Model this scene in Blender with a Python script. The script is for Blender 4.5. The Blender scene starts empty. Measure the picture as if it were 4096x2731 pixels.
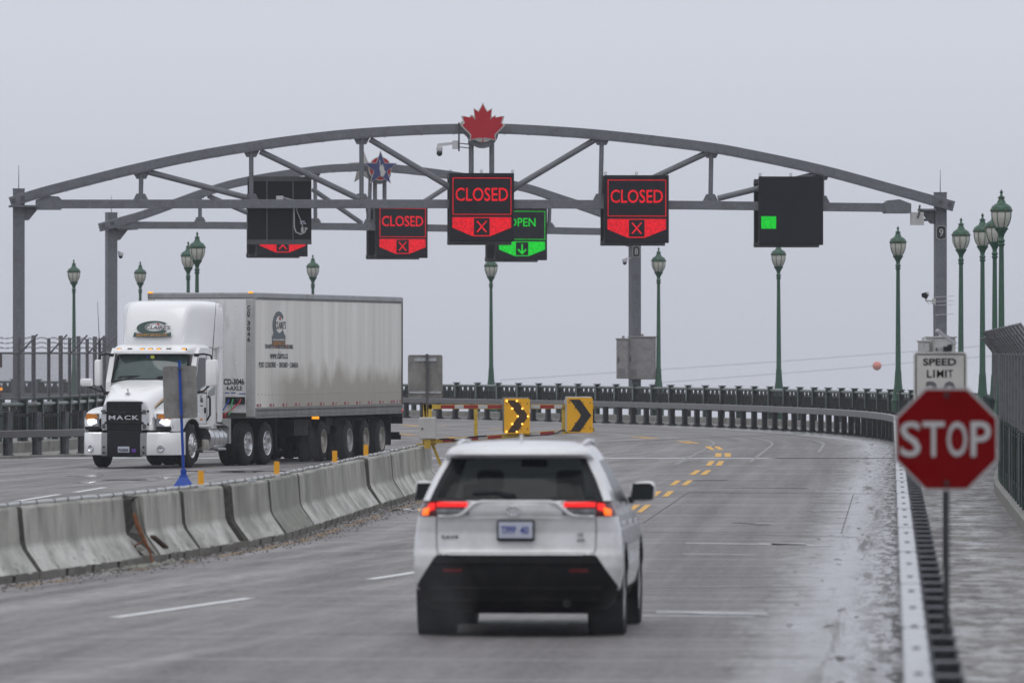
import bpy, bmesh, math, random
from mathutils import Vector, Matrix
random.seed(7)
sc = bpy.context.scene
COL = sc.collection
R = math.radians
PI = math.pi

# ------------------------------------------------------------------ camera, world, sun, exposure
H, FPX, UC, VH = 2.5, 30000.0, 2048.0, 1410.0     # eye height, focal length and horizon row of the 4096 px photograph
cam_d = bpy.data.cameras.new('camera')
cam = bpy.data.objects.new('camera', cam_d); COL.objects.link(cam)
cam.location = (0, 0, H); cam.rotation_euler = (R(90), 0, 0)
cam_d.sensor_width = 36.0
cam_d.lens = 36.0 * FPX / 4096.0
cam_d.shift_y = (VH - 1365.5) / 4096.0
cam_d.clip_start = 1.0; cam_d.clip_end = 5000.0
cam_d.dof.use_dof = True; cam_d.dof.focus_distance = 172.0; cam_d.dof.aperture_fstop = 5.4
sc.camera = cam
sc.view_settings.view_transform = 'Standard'; sc.view_settings.look = 'None'
sc.view_settings.exposure = 0.0; sc.view_settings.gamma = 1.0
sc.render.engine = 'CYCLES'
sc.cycles.use_denoising = True
sc.cycles.max_bounces = 7; sc.cycles.transparent_max_bounces = 16
sc.cycles.volume_bounces = 1

SUN_EL, SUN_AZ = R(66), R(200)
world = bpy.data.worlds.new('World'); sc.world = world; world.use_nodes = True
nt = world.node_tree; nt.nodes.clear()
w_out = nt.nodes.new('ShaderNodeOutputWorld')
w_sky = nt.nodes.new('ShaderNodeTexSky'); w_sky.sky_type = 'NISHITA'; w_sky.sun_disc = False
w_sky.sun_elevation = SUN_EL; w_sky.sun_rotation = SUN_AZ; w_sky.dust_density = 5.0
w_bg = nt.nodes.new('ShaderNodeBackground'); w_bg.inputs[1].default_value = 0.05
nt.links.new(w_sky.outputs[0], w_bg.inputs[0])
w_tc = nt.nodes.new('ShaderNodeTexCoord'); w_sep = nt.nodes.new('ShaderNodeSeparateXYZ')
nt.links.new(w_tc.outputs['Generated'], w_sep.inputs[0])
w_rmp = nt.nodes.new('ShaderNodeValToRGB')                       # overcast cloud: darker at the horizon than overhead
e = w_rmp.color_ramp.elements
e[0].position = 0.0; e[0].color = (.555, .578, .655, 1)
e[1].position = 1.0; e[1].color = (1.12, 1.15, 1.22, 1)
e2 = w_rmp.color_ramp.elements.new(.042); e2.color = (.665, .70, .785, 1)
e3 = w_rmp.color_ramp.elements.new(.3); e3.color = (.70, .73, .80, 1)
nt.links.new(w_sep.outputs[2], w_rmp.inputs[0])
w_bg2 = nt.nodes.new('ShaderNodeBackground'); w_bg2.inputs[1].default_value = 1.0
nt.links.new(w_rmp.outputs[0], w_bg2.inputs[0])
w_mix = nt.nodes.new('ShaderNodeMixShader'); w_mix.inputs[0].default_value = .95
nt.links.new(w_bg.outputs[0], w_mix.inputs[1]); nt.links.new(w_bg2.outputs[0], w_mix.inputs[2])
nt.links.new(w_mix.outputs[0], w_out.inputs[0])

sun_d = bpy.data.lights.new('sun', 'SUN'); sun_d.energy = 0.55; sun_d.angle = R(35); sun_d.color = (1, .98, .95)
sun = bpy.data.objects.new('sun', sun_d); COL.objects.link(sun)
sun.rotation_euler = (R(90) - SUN_EL, 0, PI - SUN_AZ)
sun.location = (0, 0, 60)

# ------------------------------------------------------------------ helpers
V = Vector
def px(u, v, D):                       # the point D metres ahead that the photograph shows at (u, v)
    return V(((u-UC)/FPX*D, D, H-(v-VH)/FPX*D))
def gnd(u, v, z=0.0):                  # the point of the deck shown at (u, v)
    D = (H-z)*FPX/(v-VH)
    return V(((u-UC)/FPX*D, D, z))

def thing(name, label, cat, loc=(0, 0, 0), rotz=0.0, group=None, roty=0.0):
    o = bpy.data.objects.new(name, None); COL.objects.link(o)
    o.empty_display_size = .2
    o.location = loc; o.rotation_euler = (0, roty, rotz)
    o['label'] = label; o['category'] = cat
    if group: o['group'] = group
    return o
def tag(o, label, cat, group=None):
    o['label'] = label; o['category'] = cat
    if group: o['group'] = group
    return o
def struct(o, kind='structure'):
    o['kind'] = kind; return o
def copy_tree(o, parent=None):
    c = o.copy(); COL.objects.link(c)
    if parent: c.parent = parent
    for ch in list(o.children): copy_tree(ch, c)
    return c

class MB:
    def __init__(s): s.v = []; s.f = []; s.uv = None
    def add(s, vs, fs):
        n = len(s.v); s.v += [tuple(p) for p in vs]; s.f += [tuple(i+n for i in f) for f in fs]; return s
    def box(s, x0, x1, y0, y1, z0, z1):
        return s.add([(x0,y0,z0),(x1,y0,z0),(x1,y1,z0),(x0,y1,z0),(x0,y0,z1),(x1,y0,z1),(x1,y1,z1),(x0,y1,z1)],
            [(3,2,1,0),(4,5,6,7),(0,1,5,4),(1,2,6,5),(2,3,7,6),(3,0,4,7)])
    def bbox(s, x0, x1, y0, y1, z0, z1, b=.01):      # box with chamfered edges
        bm = bmesh.new(); bmesh.ops.create_cube(bm, size=1)
        for q in bm.verts: q.co = V(((x0+x1)/2+q.co.x*(x1-x0), (y0+y1)/2+q.co.y*(y1-y0), (z0+z1)/2+q.co.z*(z1-z0)))
        bmesh.ops.bevel(bm, geom=bm.edges[:], offset=b, segments=2, affect='EDGES', profile=.5)
        return s.bm(bm)
    def bm(s, bm):
        bm.verts.index_update(); s.add([q.co[:] for q in bm.verts], [[q.index for q in f.verts] for f in bm.faces]); bm.free(); return s
    def bar(s, a, b, w, h, side=None):               # box section from a to b: w along side, h across
        a = V(a); b = V(b); d = (b-a).normalized()
        side = V(side) if side else d.cross(V((0,0,1)))
        if side.length < 1e-4: side = V((1,0,0))
        side = (side - d*side.dot(d)).normalized(); up = side.cross(d)
        q = [(-1,-1),(1,-1),(1,1),(-1,1)]
        vs = [a+side*(i*w/2)+up*(j*h/2) for i,j in q]+[b+side*(i*w/2)+up*(j*h/2) for i,j in q]
        return s.add(vs, [(3,2,1,0),(4,5,6,7),(0,1,5,4),(1,2,6,5),(2,3,7,6),(3,0,4,7)])
    def tube(s, pts, r, n=8, cap=True):
        pts = [V(p) for p in pts]; rs = r if isinstance(r, (list, tuple)) else [r]*len(pts)
        rings = []; ref = None
        for i, p in enumerate(pts):
            d = (pts[min(i+1, len(pts)-1)]-pts[max(i-1, 0)]).normalized()
            if ref is None: ref = V((0,0,1)) if abs(d.z) < .9 else V((1,0,0))
            x = (ref-d*ref.dot(d)).normalized(); y = d.cross(x); ref = x
            rings.append([p+(x*math.cos(2*PI*k/n)+y*math.sin(2*PI*k/n))*rs[i] for k in range(n)])
        return s.loft(rings, True, cap)
    def loft(s, rings, closed=True, cap=False):
        n = len(rings[0]); vs = [p for r_ in rings for p in r_]; fs = []
        for i in range(len(rings)-1):
            for k in range(n if closed else n-1):
                a, b = i*n+k, i*n+(k+1) % n
                fs.append((a, b, b+n, a+n))
        if cap:
            fs.append(tuple(range(n-1, -1, -1))); fs.append(tuple(range((len(rings)-1)*n, len(rings)*n)))
        return s.add(vs, fs)
    def lathe(s, prof, c=(0,0,0), n=16, axis='z', cap=True):      # prof: (radius, height)
        rings = []
        for r_, h in prof:
            ring = []
            for k in range(n):
                a = 2*PI*k/n; p, q = r_*math.cos(a), r_*math.sin(a)
                ring.append(V(c)+V({'z':(p,q,h),'y':(q,h,p),'x':(h,p,q)}[axis]))
            rings.append(ring)
        return s.loft(rings, True, cap)
    def prism(s, poly, o, ex, ey, d):                 # flat outline poly in the frame o, ex, ey, thickened by the vector d
        o, ex, ey, d = V(o), V(ex), V(ey), V(d); n = len(poly)
        a = [o+ex*x+ey*y for x, y in poly]; b = [p+d for p in a]
        fs = [tuple(range(n)), tuple(range(2*n-1, n-1, -1))]+[(k, k+n, (k+1)%n+n, (k+1)%n) for k in range(n)]
        return s.add(a+b, fs)
    def sphere(s, c, r, n=10, m=6, sz=1.0):
        return s.lathe([(max(r*math.sin(PI*k/m), 1e-4), -r*sz*math.cos(PI*k/m)) for k in range(m+1)], c, n)
    def quad(s, a, b, c, d): return s.add([a, b, c, d], [(0,1,2,3)])
    def build(s, name, mat, parent=None, org=None, smooth=False, fix=True, angle=35):
        me = bpy.data.meshes.new(name)
        vs = s.v if org is None else [tuple(V(p)-V(org)) for p in s.v]
        me.from_pydata(vs, [], s.f); me.validate()
        if fix:
            bm = bmesh.new(); bm.from_mesh(me); bmesh.ops.recalc_face_normals(bm, faces=bm.faces[:]); bm.to_mesh(me); bm.free()
        if mat: me.materials.append(mat)
        if smooth:
            for p in me.polygons: p.use_smooth = True
            me.set_sharp_from_angle(angle=R(angle))
        o = bpy.data.objects.new(name, me); COL.objects.link(o)
        if parent: o.parent = parent
        elif org is not None: o.location = org
        return o

def mat(name, col, rough=.6, metal=0.0, var=0.0, scale=4.0, bump=0.0, emit=None, es=0.0, coat=0.0, spec=.5,
        stretch=(1,1,1), dirt=None, dscale=2.0, dlo=.5, dhi=.7, rvar=0.0):
    m = bpy.data.materials.new(name); m.use_nodes = True
    t = m.node_tree; b = t.nodes['Principled BSDF']
    b.inputs['Base Color'].default_value = (*col, 1); b.inputs['Roughness'].default_value = rough
    b.inputs['Metallic'].default_value = metal; b.inputs['Coat Weight'].default_value = coat
    b.inputs['Specular IOR Level'].default_value = spec
    if emit:
        b.inputs['Emission Color'].default_value = (*emit, 1); b.inputs['Emission Strength'].default_value = es
    if var or bump or dirt or rvar:
        tc = t.nodes.new('ShaderNodeTexCoord'); mp = t.nodes.new('ShaderNodeMapping'); mp.inputs['Scale'].default_value = stretch
        t.links.new(tc.outputs['Object'], mp.inputs[0])
        nz = t.nodes.new('ShaderNodeTexNoise'); nz.inputs['Scale'].default_value = scale; nz.inputs['Detail'].default_value = 6
        nz.inputs['Roughness'].default_value = .6
        t.links.new(mp.outputs[0], nz.inputs[0])
        src = None
        if var or dirt:
            mx = t.nodes.new('ShaderNodeMix'); mx.data_type = 'RGBA'
            mr = t.nodes.new('ShaderNodeMapRange'); mr.inputs[1].default_value = .3; mr.inputs[2].default_value = .7
            t.links.new(nz.outputs[0], mr.inputs[0]); t.links.new(mr.outputs[0], mx.inputs[0])
            mx.inputs[6].default_value = (*[c*(1-var) for c in col], 1); mx.inputs[7].default_value = (*[min(1, c*(1+var)) for c in col], 1)
            src = mx.outputs[2]
        if dirt:
            n2 = t.nodes.new('ShaderNodeTexNoise'); n2.inputs['Scale'].default_value = dscale; n2.inputs['Detail'].default_value = 8
            n2.inputs['Roughness'].default_value = .7
            t.links.new(mp.outputs[0], n2.inputs[0])
            m2 = t.nodes.new('ShaderNodeMapRange'); m2.inputs[1].default_value = dlo; m2.inputs[2].default_value = dhi
            t.links.new(n2.outputs[0], m2.inputs[0])
            m3 = t.nodes.new('ShaderNodeMix'); m3.data_type = 'RGBA'
            t.links.new(m2.outputs[0], m3.inputs[0]); t.links.new(src, m3.inputs[6]); m3.inputs[7].default_value = (*dirt, 1)
            src = m3.outputs[2]
        if src: t.links.new(src, b.inputs['Base Color'])
        if rvar:
            m4 = t.nodes.new('ShaderNodeMapRange'); m4.inputs[1].default_value = .3; m4.inputs[2].default_value = .7
            m4.inputs[3].default_value = max(.02, rough-rvar); m4.inputs[4].default_value = min(1, rough+rvar)
            t.links.new(nz.outputs[0], m4.inputs[0]); t.links.new(m4.outputs[0], b.inputs['Roughness'])
        if bump:
            bp = t.nodes.new('ShaderNodeBump'); bp.inputs['Strength'].default_value = bump; bp.inputs['Distance'].default_value = .02
            t.links.new(nz.outputs[0], bp.inputs['Height']); t.links.new(bp.outputs[0], b.inputs['Normal'])
    return m

_tx = {}
def text_mesh(body, bold=0.0):
    key = (body, bold)
    if key not in _tx:
        cu = bpy.data.curves.new('lettering', 'FONT'); cu.body = body; cu.size = 1; cu.offset = bold; cu.extrude = .5
        cu.resolution_u = 3
        ob = bpy.data.objects.new('lettering', cu); COL.objects.link(ob)
        bpy.context.view_layer.update()
        me = bpy.data.meshes.new_from_object(ob.evaluated_get(bpy.context.evaluated_depsgraph_get()))
        vs = [tuple(q.co) for q in me.vertices]; fs = [tuple(p.vertices) for p in me.polygons]
        bpy.data.objects.remove(ob); bpy.data.curves.remove(cu); bpy.data.meshes.remove(me)
        x0 = min(p[0] for p in vs); x1 = max(p[0] for p in vs); y0 = min(p[1] for p in vs); y1 = max(p[1] for p in vs)
        _tx[key] = ([((p[0]-x0)/(x1-x0), (p[1]-y0)/(y1-y0), p[2]) for p in vs], fs)
    return _tx[key]
def lettering(mb, body, o, ex, ey, w, h, d=.006, bold=.012, shear=0.0):
    """letters filling a w x h box whose lower left corner is o; ex, ey unit directions; d thick, standing on the surface"""
    vs, fs = text_mesh(body, bold)
    o, ex, ey = V(o), V(ex), V(ey); n = ex.cross(ey)
    return mb.add([o+ex*(x*w+shear*y*h)+ey*(y*h)+n*((z+.5)*d) for x, y, z in vs], fs)

# ------------------------------------------------------------------ materials
m_galv = mat('galvanised_steel', (.148,.155,.168), .55, .2, var=.26, scale=20, rvar=.1, dirt=(.10,.10,.108), dscale=3, dlo=.5, dhi=.75)
m_galv_lt = mat('galvanised_pale', (.42,.43,.45), .3, .5, var=.15, scale=8, rvar=.1, dirt=(.2,.2,.2), dscale=9, dlo=.58, dhi=.72)
m_beam = mat('wet_box_beam', (.115,.11,.115), .45, .2, var=.18, scale=3, rvar=.1, dirt=(.075,.07,.07), dscale=6, dlo=.6, dhi=.75, coat=.3)
m_beam.node_tree.nodes['Principled BSDF'].inputs['Coat Roughness'].default_value = .28
m_beam_wet = mat('wet_galvanised_beam', (.40,.41,.43), .30, .25, var=.15, scale=5, rvar=.1, dirt=(.22,.22,.22), dscale=7, dlo=.58, dhi=.72)
m_post_lt = mat('weathered_post', (.105,.112,.125), .6, .1, var=.3, scale=8, dirt=(.05,.048,.047), dscale=5, spec=.3)
m_post = mat('dark_steel_post', (.042,.042,.047), .65, .1, var=.3, scale=8, dirt=(.03,.027,.027), dscale=5, spec=.3)
m_green = mat('green_paint', (.030,.058,.046), .42, 0, var=.3, scale=6, rvar=.12, dirt=(.045,.05,.047), dscale=7, dlo=.55, dhi=.75, coat=.4)
m_infill = mat('lattice_dark_green', (.028,.036,.033), .6, 0, var=.35, scale=5, dirt=(.05,.045,.043), dscale=6, dlo=.5, dhi=.7, spec=.3)
m_green_lamp = mat('lamp_green_paint', (.022,.078,.046), .38, 0, var=.22, scale=7, rvar=.1, dirt=(.05,.07,.055), dscale=9, dlo=.58, dhi=.75)
m_globe = mat('frosted_globe', (.50,.49,.43), .35, 0, var=.14, scale=6)
m_bronze = mat('tarnished_stud', (.20,.13,.03), .5, .5)
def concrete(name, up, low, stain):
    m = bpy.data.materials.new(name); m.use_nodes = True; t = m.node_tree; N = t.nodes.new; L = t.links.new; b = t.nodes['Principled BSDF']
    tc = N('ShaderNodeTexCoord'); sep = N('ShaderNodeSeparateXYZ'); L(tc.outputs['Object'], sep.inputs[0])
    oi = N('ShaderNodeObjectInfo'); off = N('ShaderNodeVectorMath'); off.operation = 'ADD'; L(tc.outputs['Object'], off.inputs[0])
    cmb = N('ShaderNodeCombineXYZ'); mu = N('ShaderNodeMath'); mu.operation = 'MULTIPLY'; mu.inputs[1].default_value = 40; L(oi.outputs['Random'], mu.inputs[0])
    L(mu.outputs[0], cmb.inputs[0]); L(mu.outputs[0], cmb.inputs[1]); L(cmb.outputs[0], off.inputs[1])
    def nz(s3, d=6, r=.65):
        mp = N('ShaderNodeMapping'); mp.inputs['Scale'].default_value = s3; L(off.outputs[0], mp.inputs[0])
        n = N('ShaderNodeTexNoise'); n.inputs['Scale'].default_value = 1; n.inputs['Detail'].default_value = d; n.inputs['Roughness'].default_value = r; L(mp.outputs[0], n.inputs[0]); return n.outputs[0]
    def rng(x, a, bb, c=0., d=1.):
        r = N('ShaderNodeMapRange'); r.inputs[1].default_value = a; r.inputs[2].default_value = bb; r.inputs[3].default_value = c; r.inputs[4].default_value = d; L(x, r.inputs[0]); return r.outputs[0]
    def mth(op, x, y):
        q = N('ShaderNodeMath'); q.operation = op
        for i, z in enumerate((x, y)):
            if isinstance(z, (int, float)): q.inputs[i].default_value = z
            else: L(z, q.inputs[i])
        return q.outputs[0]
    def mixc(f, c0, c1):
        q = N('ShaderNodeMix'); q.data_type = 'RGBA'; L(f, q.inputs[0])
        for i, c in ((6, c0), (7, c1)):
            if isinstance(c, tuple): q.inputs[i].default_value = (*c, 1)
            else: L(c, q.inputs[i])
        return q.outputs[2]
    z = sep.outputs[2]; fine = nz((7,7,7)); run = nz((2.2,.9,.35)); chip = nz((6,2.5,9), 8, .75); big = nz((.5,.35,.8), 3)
    c = mixc(rng(mth('ADD', z, mth('MULTIPLY', mth('SUBTRACT', run, .5), .12)), .40, .33), up, low)       # slope's lighter shading strengthened in the colour, along with stain above and scouring below
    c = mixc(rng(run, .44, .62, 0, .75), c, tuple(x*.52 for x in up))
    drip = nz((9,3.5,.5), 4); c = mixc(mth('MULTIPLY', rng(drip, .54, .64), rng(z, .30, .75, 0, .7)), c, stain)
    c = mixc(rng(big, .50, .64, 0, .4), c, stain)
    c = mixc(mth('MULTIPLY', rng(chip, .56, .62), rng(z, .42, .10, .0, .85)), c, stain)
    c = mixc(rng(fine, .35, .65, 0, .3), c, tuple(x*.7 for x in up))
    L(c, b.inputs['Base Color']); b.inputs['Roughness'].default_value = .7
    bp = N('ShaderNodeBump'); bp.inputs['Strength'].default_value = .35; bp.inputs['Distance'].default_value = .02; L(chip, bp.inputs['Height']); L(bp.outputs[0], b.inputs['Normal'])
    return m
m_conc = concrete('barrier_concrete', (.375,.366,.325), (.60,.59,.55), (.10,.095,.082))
m_jointshade = mat('joint_shade', (.05,.047,.04), .85, var=.5, scale=14)  # shade of the gaps between barriers, painted as dark end bands
m_conc2 = concrete('stained_concrete', (.25,.25,.215), (.27,.27,.23), (.09,.09,.08))
m_footconc = concrete('foot_concrete', (.20,.19,.165), (.20,.19,.165), (.05,.047,.04))  # darker concrete tone for the barrier feet
m_kerb = mat('kerb_concrete', (.26,.25,.23), .65, 0, var=.2, scale=3, bump=.2, dirt=(.12,.115,.10), dscale=2)
m_black = mat('black_panel', (.014,.014,.018), .7, 0, var=.2, scale=20, spec=.2)
m_led_off = mat('led_matrix_off', (.013,.013,.018), .75, 0, var=.35, scale=40, spec=.2)
m_blackp = mat('black_plastic', (.010,.010,.012), .6, 0, spec=.3, var=.25, scale=10)
m_rubber = mat('tyre_rubber', (.013,.013,.015), .8, 0, spec=.25, var=.4, scale=9, dirt=(.06,.058,.055), dscale=6, dlo=.56, dhi=.75)
m_white = mat('white_paint', (.83,.83,.83), .22, 0, coat=.5, var=.03, scale=2)
m_alu = mat('polished_aluminium', (.62,.62,.63), .22, .9, var=.1, scale=6)
m_chrome = mat('chrome', (.7,.7,.72), .1, 1.0)
m_chassis = mat('chassis_black', (.012,.012,.014), .75, spec=.25, metal=0, var=.4, scale=5, dirt=(.05,.048,.045), dscale=4)
m_dgrey = mat('dark_grey_metal', (.09,.09,.095), .45, .4, var=.2, scale=6)
m_glass = mat('dark_glass', (.012,.016,.016), .06, 0, spec=.6)
m_wglass = mat('windscreen_glass', (.045,.075,.072), .05, 0, var=.35, scale=1.6, spec=.7)
m_amber = mat('amber_lamp', (.7,.25,.01), .3, emit=(1,.36,.015), es=1.2)
m_amber_off = mat('amber_lens', (.6,.2,.015), .3)
m_head = mat('headlight_beam', (.9,.9,.9), .2, emit=(.95,.93,1), es=14)
m_lens = mat('headlight_lens', (.25,.25,.27), .1, .6, var=.5, scale=14)
m_redlamp = mat('brake_light', (.35,.004,.003), .3, emit=(1,.005,.003), es=.95)
m_orange_glow = mat('indicator_glow', (.8,.2,.01), .25, emit=(1,.11,.008), es=1.25)
m_reddark = mat('dark_red_lens', (.10,.006,.008), .15, coat=.4)
m_redled = mat('red_led', (.02,.001,.001), .8, spec=.1, emit=(.72,.010,.022), es=1.0)
m_greenled = mat('green_led', (.001,.02,.002), .8, spec=.1, emit=(.006,.60,.035), es=1.0)
def led_var(m):
    t = m.node_tree; b = t.nodes['Principled BSDF']; tc = t.nodes.new('ShaderNodeTexCoord'); n = t.nodes.new('ShaderNodeTexNoise'); n.inputs['Scale'].default_value = 16; n.inputs['Detail'].default_value = 3
    r = t.nodes.new('ShaderNodeMapRange'); r.inputs[1].default_value = .3; r.inputs[2].default_value = .7; r.inputs[3].default_value = .72; r.inputs[4].default_value = 1.15
    t.links.new(tc.outputs['Object'], n.inputs[0]); t.links.new(n.outputs[0], r.inputs[0]); t.links.new(r.outputs[0], b.inputs['Emission Strength'])
led_var(m_redled); led_var(m_greenled)
m_stopred = mat('stop_red', (.155,.001,.002), .9, var=.08, scale=3, spec=.05)
m_signwhite = mat('sign_white', (.40,.40,.40), .45, var=.06, scale=4)
m_offwhite = mat('worn_sign_white', (.50,.48,.45), .5, var=.08, scale=5)
m_signblk = mat('sign_black', (.018,.018,.02), .5)
m_signback = mat('sign_back_aluminium', (.24,.23,.215), .6, .1, var=.12, scale=5, dirt=(.10,.095,.09), dscale=2.2, dlo=.45, dhi=.7)
m_blue = mat('blue_plastic', (.004,.052,.33), .45, spec=.3, var=.12, scale=4)
m_yellow = mat('gate_yellow', (.52,.34,.035), .45, var=.2, scale=8, dirt=(.14,.10,.05), dscale=7, dlo=.56, dhi=.68)
m_sgny = mat('warning_yellow', (.80,.40,.006), .4, var=.04, scale=3)
m_delin = mat('delineator_orange', (.80,.36,.004), .45, var=.06, scale=6)
m_tapered = mat('tape_red', (.28,.02,.022), .4)
m_tapewht = mat('tape_white', (.46,.46,.47), .4)
m_cab = mat('cabinet_grey', (.27,.255,.25), .45, .3, var=.15, scale=4, dirt=(.17,.16,.16), dscale=3)
m_cablt = mat('cabinet_pale', (.46,.45,.43), .5, .1, var=.1, scale=4)
m_lightgrey = mat('light_grey_plastic', (.50,.50,.51), .4)
m_yline = mat('yellow_road_paint', (.62,.33,.035), .6, var=.2, scale=6, dirt=(.30,.20,.08), dscale=9, dlo=.55, dhi=.72)
m_wline = mat('white_road_paint', (.62,.62,.63), .5, var=.15, scale=5, dirt=(.3,.3,.3), dscale=7, dlo=.55, dhi=.75)
m_rust = mat('rust', (.16,.055,.018), .85, var=.4, scale=14)
m_trailer_rail = mat('trailer_rail', (.30,.30,.31), .38, .5, var=.12, scale=3, dirt=(.18,.17,.16), dscale=2)
m_logo_green = mat('logo_dark_green', (.015,.05,.04), .4)
m_logo_grey = mat('logo_slate', (.08,.095,.115), .5)
m_gold = mat('logo_gold', (.55,.25,.05), .5)
m_leafred = mat('leaf_red', (.42,.018,.032), .6, spec=.2, var=.08, scale=5)
m_starblue = mat('star_blue', (.03,.04,.14), .45)
m_txt = mat('black_lettering', (.02,.02,.022), .5)
m_txtgrey = mat('grey_lettering', (.06,.062,.07), .5)
m_plateblue = mat('plate_blue', (.03,.05,.30), .4)
m_plate = mat('plate_white', (.46,.48,.56), .4)
# ------------------------------------------------------------------ the road's line: straight, then a bend of 200 m radius
CX, CY, RAD = -189.4, 212.0, 200.0
TH = math.atan(.0505)
TP = V((CX+RAD*math.cos(TH), CY-RAD*math.sin(TH), 0))
def path(s, o=0.0, z=0.0):            # s along the kerb-side beam (0 = start of the bend), o metres outside it
    if s < 0:
        h = V((math.sin(TH), math.cos(TH), 0)); n = V((math.cos(TH), -math.sin(TH), 0)); p = TP+h*s
    else:
        a = -TH+s/RAD; n = V((math.cos(a), math.sin(a), 0)); h = V((-math.sin(a), math.cos(a), 0)); p = V((CX, CY, 0))+n*RAD
    q = p+n*o; q.z = z
    return q
def path_dir(s): return (path(s+.05)-path(s-.05)).normalized()
def path_nor(s): return (path(s, 1)-path(s, 0)).normalized()
def so_of(p):                          # inverse of path
    r = V((p[0]-CX, p[1]-CY)); a = math.atan2(r.y, r.x)
    if a > -TH: return (a+TH)*RAD, r.length-RAD
    h = V((math.sin(TH), math.cos(TH))); n = V((math.cos(TH), -math.sin(TH))); d = V((p[0]-TP.x, p[1]-TP.y))
    return d.dot(h), d.dot(n)
def rail_off(s):                       # the footway widens towards the bend
    t = min(1, max(0, (s+75)/45)); t = t*t*(3-2*t)
    return 1.75+.65*t

# road surface, one sheet with (offset, run) as its UV
def deck(name, olist, s0, s1, ds, z, m, tilt=None):
    vs, fs, uv = [], [], []
    n = int((s1-s0)/ds)+1; k = len(olist)
    for i in range(n):
        s = s0+i*ds
        for o in olist:
            oo = o(s) if callable(o) else o
            vs.append(path(s, oo, z)); uv.append((oo, s))
    for i in range(n-1):
        for j in range(k-1): fs.append((i*k+j, i*k+j+1, (i+1)*k+j+1, (i+1)*k+j))
    me = bpy.data.meshes.new(name); me.from_pydata([tuple(p) for p in vs], [], fs)
    l = me.uv_layers.new(name='run')
    for lp in me.loops: l.data[lp.index].uv = uv[lp.vertex_index]
    me.materials.append(m)
    o = bpy.data.objects.new(name, me); COL.objects.link(o)
    return struct(o)

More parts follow.
